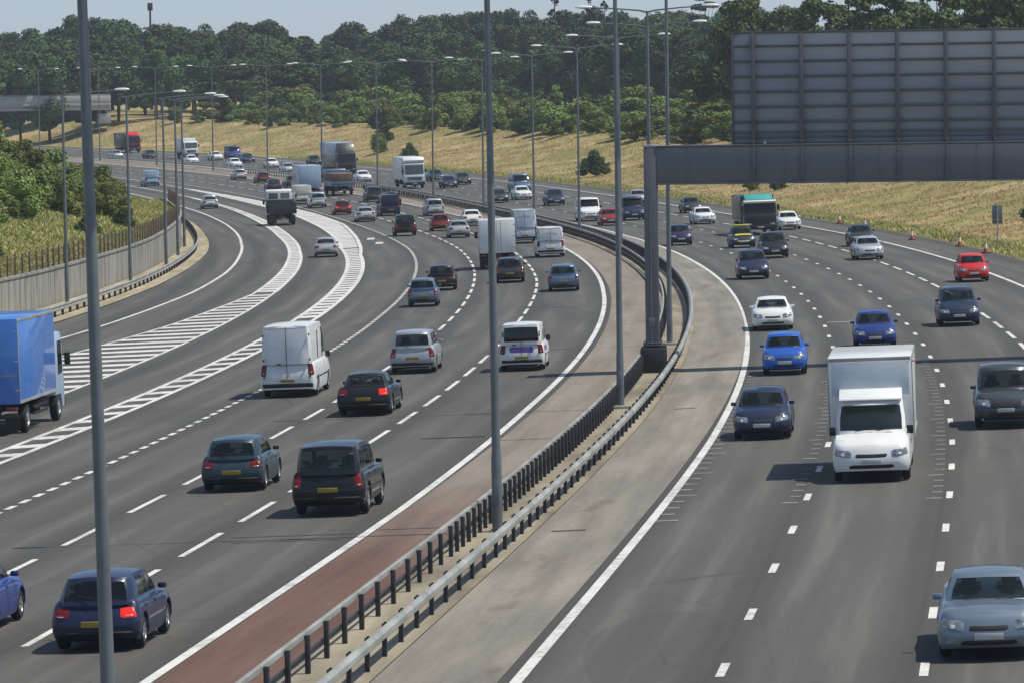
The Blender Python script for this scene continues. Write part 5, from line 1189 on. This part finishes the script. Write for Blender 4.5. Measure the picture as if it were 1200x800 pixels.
# lone bushes on the slope of the right bank
for s_,o_,h,w,key,lb in ((520,27.5,3.2,4.2,'B1','dark round bush alone at the foot of the bank right of the white lorry'),(468,29,2.0,3.0,'B2','low dark bush on the bank beside the lamp column behind the steel blue van'),(437,29,1.4,2.6,'l0','small green bush low on the bank right of the steel blue van'),(428,30,1.5,2.2,'B3','small dark bush on the bank above the navy people carrier'),(690,36,2.8,3.6,'B0','dark bush high on the bank between the far lamp columns'),(665,29,3.0,4.0,'l2','green bush low on the bank left of the big lorry'),(640,28,2.4,3.0,'B1','dark bush near the road left of the big lorry'),(355,46,5.5,5.0,'B2','tall dark bush at the left end of the big sign'),(300,30,1.2,1.6,'B0','tiny dark bush on the bank above the three cones'),(275,27.5,1.3,2.6,'l1','low green clump at the foot of the small dark sign')):
    q=terrain(np.array([s_]),np.array([o_]))[0]; plant('bush',key,(q[0],q[1],q[2]-.1),h,w,lb,'bush',None,False)
# thicket on the left bank
g=random.Random(8)
for s0,s1,step,d0,d1,hm in ((232,480,3.6,9,16,2.6),(215,500,4.2,17,22,3.6),(205,520,5.2,23,30,4.4),(320,470,3.4,4.5,11,2.4)):
    s_=s0
    while s_<s1:
        d=g.uniform(d0,d1); q=terrain(np.array([s_]),np.array([float(WALLf(s_))-d]))[0]; h=hm*g.uniform(.65,1.25); key=('t%d' if g.random()<.8 else 'l%d' if g.random()<.85 else 'B%d')%g.randrange(4)
        plant('bush',key,(q[0],q[1],q[2]-.2),h,h*g.uniform(1.1,1.5),'leafy bush in the thicket on top of the left bank','bush','thicket on the left bank',False); s_+=step*g.uniform(.75,1.3)
for s_,d,h,w,lb in ((243,5.0,1.7,2.4,'dark low bush in the long grass at the far left'),(300,4.6,1.5,2.2,'single dark bush in the long grass behind the third slip road column'),(322,3.4,1.6,2.0,'dark bush against the fence near the end of the retaining wall')):
    q=terrain(np.array([s_]),np.array([float(WALLf(s_))-d]))[0]; plant('bush','B1',(q[0],q[1],q[2]-.1),h,w,lb,'bush',None,False)
# grass blades
def tufts(name,n,s0,s1,of,h0,h1,m,rng):
    s=rng.uniform(s0,s1,n); o=of(s,n); P=terrain(s,o); H=rng.uniform(h0,h1,n); V=np.empty((n,9,3)); 
    for b in range(3):
        a=rng.uniform(0,6.28,n); w=H*rng.uniform(.16,.34,n); ln=rng.uniform(.5,1.3,n)*H; la=rng.uniform(0,6.28,n)
        dx=np.cos(a)*w;dy=np.sin(a)*w
        V[:,b*3]=P+np.c_[-dx,-dy,-.05+0*H]; V[:,b*3+1]=P+np.c_[dx,dy,-.05+0*H]; V[:,b*3+2]=P+np.c_[np.cos(la)*ln,np.sin(la)*ln,H]
    me=D.meshes.new(name); k=n*9; me.vertices.add(k); me.vertices.foreach_set('co',V.reshape(-1).astype(np.float32)); me.loops.add(k); me.loops.foreach_set('vertex_index',np.arange(k,dtype=np.int32)); me.polygons.add(k//3); me.polygons.foreach_set('loop_start',np.arange(0,k,3,dtype=np.int32)); me.update(); me.validate(); me.materials.append(m)
    o=put(name,me); return o
r2=np.random.default_rng(12)
tag(tufts('dry_grass',100000,235,900,lambda s,n:24.2+22*r2.uniform(0,1,n)**1.1,.05,.19,M_TUFT,r2),'tall sun bleached golden grass covering the right bank','grass',kind='stuff')
tag(tufts('verge_grass',9000,215,700,lambda s,n:r2.uniform(21.9,24.6,n),.10,.28,M_TUFTG,r2),'short yellow green grass along the edge of the hard shoulder','grass',kind='stuff')
tag(tufts('bank_grass',70000,195,520,lambda s,n:WALLf(s)-.4-15*r2.uniform(0,1,n),.08,.34,M_TUFTG,r2),'long yellow green grass above the retaining wall','grass',kind='stuff')
# ------------------------------------------------------------------ summer haze over the valley
hz=put('haze',MB().box((0,1650,60),(2900,3500,150)).mesh('haze',M_UNDER)); hz['kind']='stuff'
hm=D.materials.new('summer_haze'); hm.use_nodes=True; hn,hl=hm.node_tree.nodes,hm.node_tree.links; hn.remove(hn['Principled BSDF']); hv=hn.new('ShaderNodeVolumePrincipled')
hv.inputs['Color'].default_value=(.80,.88,1,1); hv.inputs['Density'].default_value=.00013; hv.inputs['Anisotropy'].default_value=.2; hl.new(hv.outputs[0],hn['Material Output'].inputs['Volume']); hz.data.materials.clear(); hz.data.materials.append(hm)
# ------------------------------------------------------------------ camera and light
cam=D.cameras.new('camera'); co=D.objects.new('camera',cam); COL.objects.link(co); SC.camera=co
cam.sensor_fit='HORIZONTAL'; cam.sensor_width=36; cam.lens=36*5579.4/1200; cam.clip_start=1; cam.clip_end=9000
co.matrix_world=Matrix.Translation((0,0,HC))@Matrix.Rotation(R(90-2.715),4,'X')@Matrix.Rotation(R(-.8)*1,4,'Z')
SUN_EL=R(62.5); SUN_AZ=R(95)   # azimuth measured clockwise from +Y
sd=Vector((math.sin(SUN_AZ)*math.cos(SUN_EL),math.cos(SUN_AZ)*math.cos(SUN_EL),math.sin(SUN_EL)))
sl=D.lights.new('sun','SUN'); sl.energy=4.2; sl.angle=R(.53); sl.color=(1,.945,.84); so_=D.objects.new('sun',sl); COL.objects.link(so_); so_.rotation_euler=sd.to_track_quat('Z','Y').to_euler(); so_.location=(60,100,90)
w=D.worlds.new('World'); SC.world=w; w.use_nodes=True; n,l=w.node_tree.nodes,w.node_tree.links
sk=n.new('ShaderNodeTexSky'); sk.sky_type='NISHITA'; sk.sun_disc=False; sk.sun_elevation=SUN_EL; sk.sun_rotation=SUN_AZ; sk.air_density=1.0; sk.dust_density=.4; sk.ozone_density=1.5; sk.altitude=60
bg=n['Background']; g_=n.new('ShaderNodeTexCoord'); sp_=n.new('ShaderNodeSeparateXYZ'); l.new(g_.outputs['Generated'],sp_.inputs[0])
rp=n.new('ShaderNodeValToRGB'); rp.color_ramp.elements[0].position=.0; rp.color_ramp.elements[0].color=(.75,.88,1.27,1); rp.color_ramp.elements[1].position=.35; rp.color_ramp.elements[1].color=(1.04,1.0,.90,1)
l.new(sp_.outputs[2],rp.inputs[0]); mu=n.new('ShaderNodeMix'); mu.data_type='RGBA'; mu.blend_type='MULTIPLY'; mu.inputs[0].default_value=1; l.new(sk.outputs[0],mu.inputs[6]); l.new(rp.outputs[0],mu.inputs[7]); l.new(mu.outputs[2],bg.inputs[0]); bg.inputs[1].default_value=.116
SC.view_settings.view_transform='Standard'; SC.view_settings.look='None'; SC.view_settings.exposure=0; SC.view_settings.gamma=1
SC.render.engine='CYCLES'; SC.cycles.max_bounces=5; SC.cycles.use_denoising=True
SC.cycles.diffuse_bounces=3; SC.cycles.glossy_bounces=3; SC.cycles.transmission_bounces=2; SC.cycles.volume_bounces=0
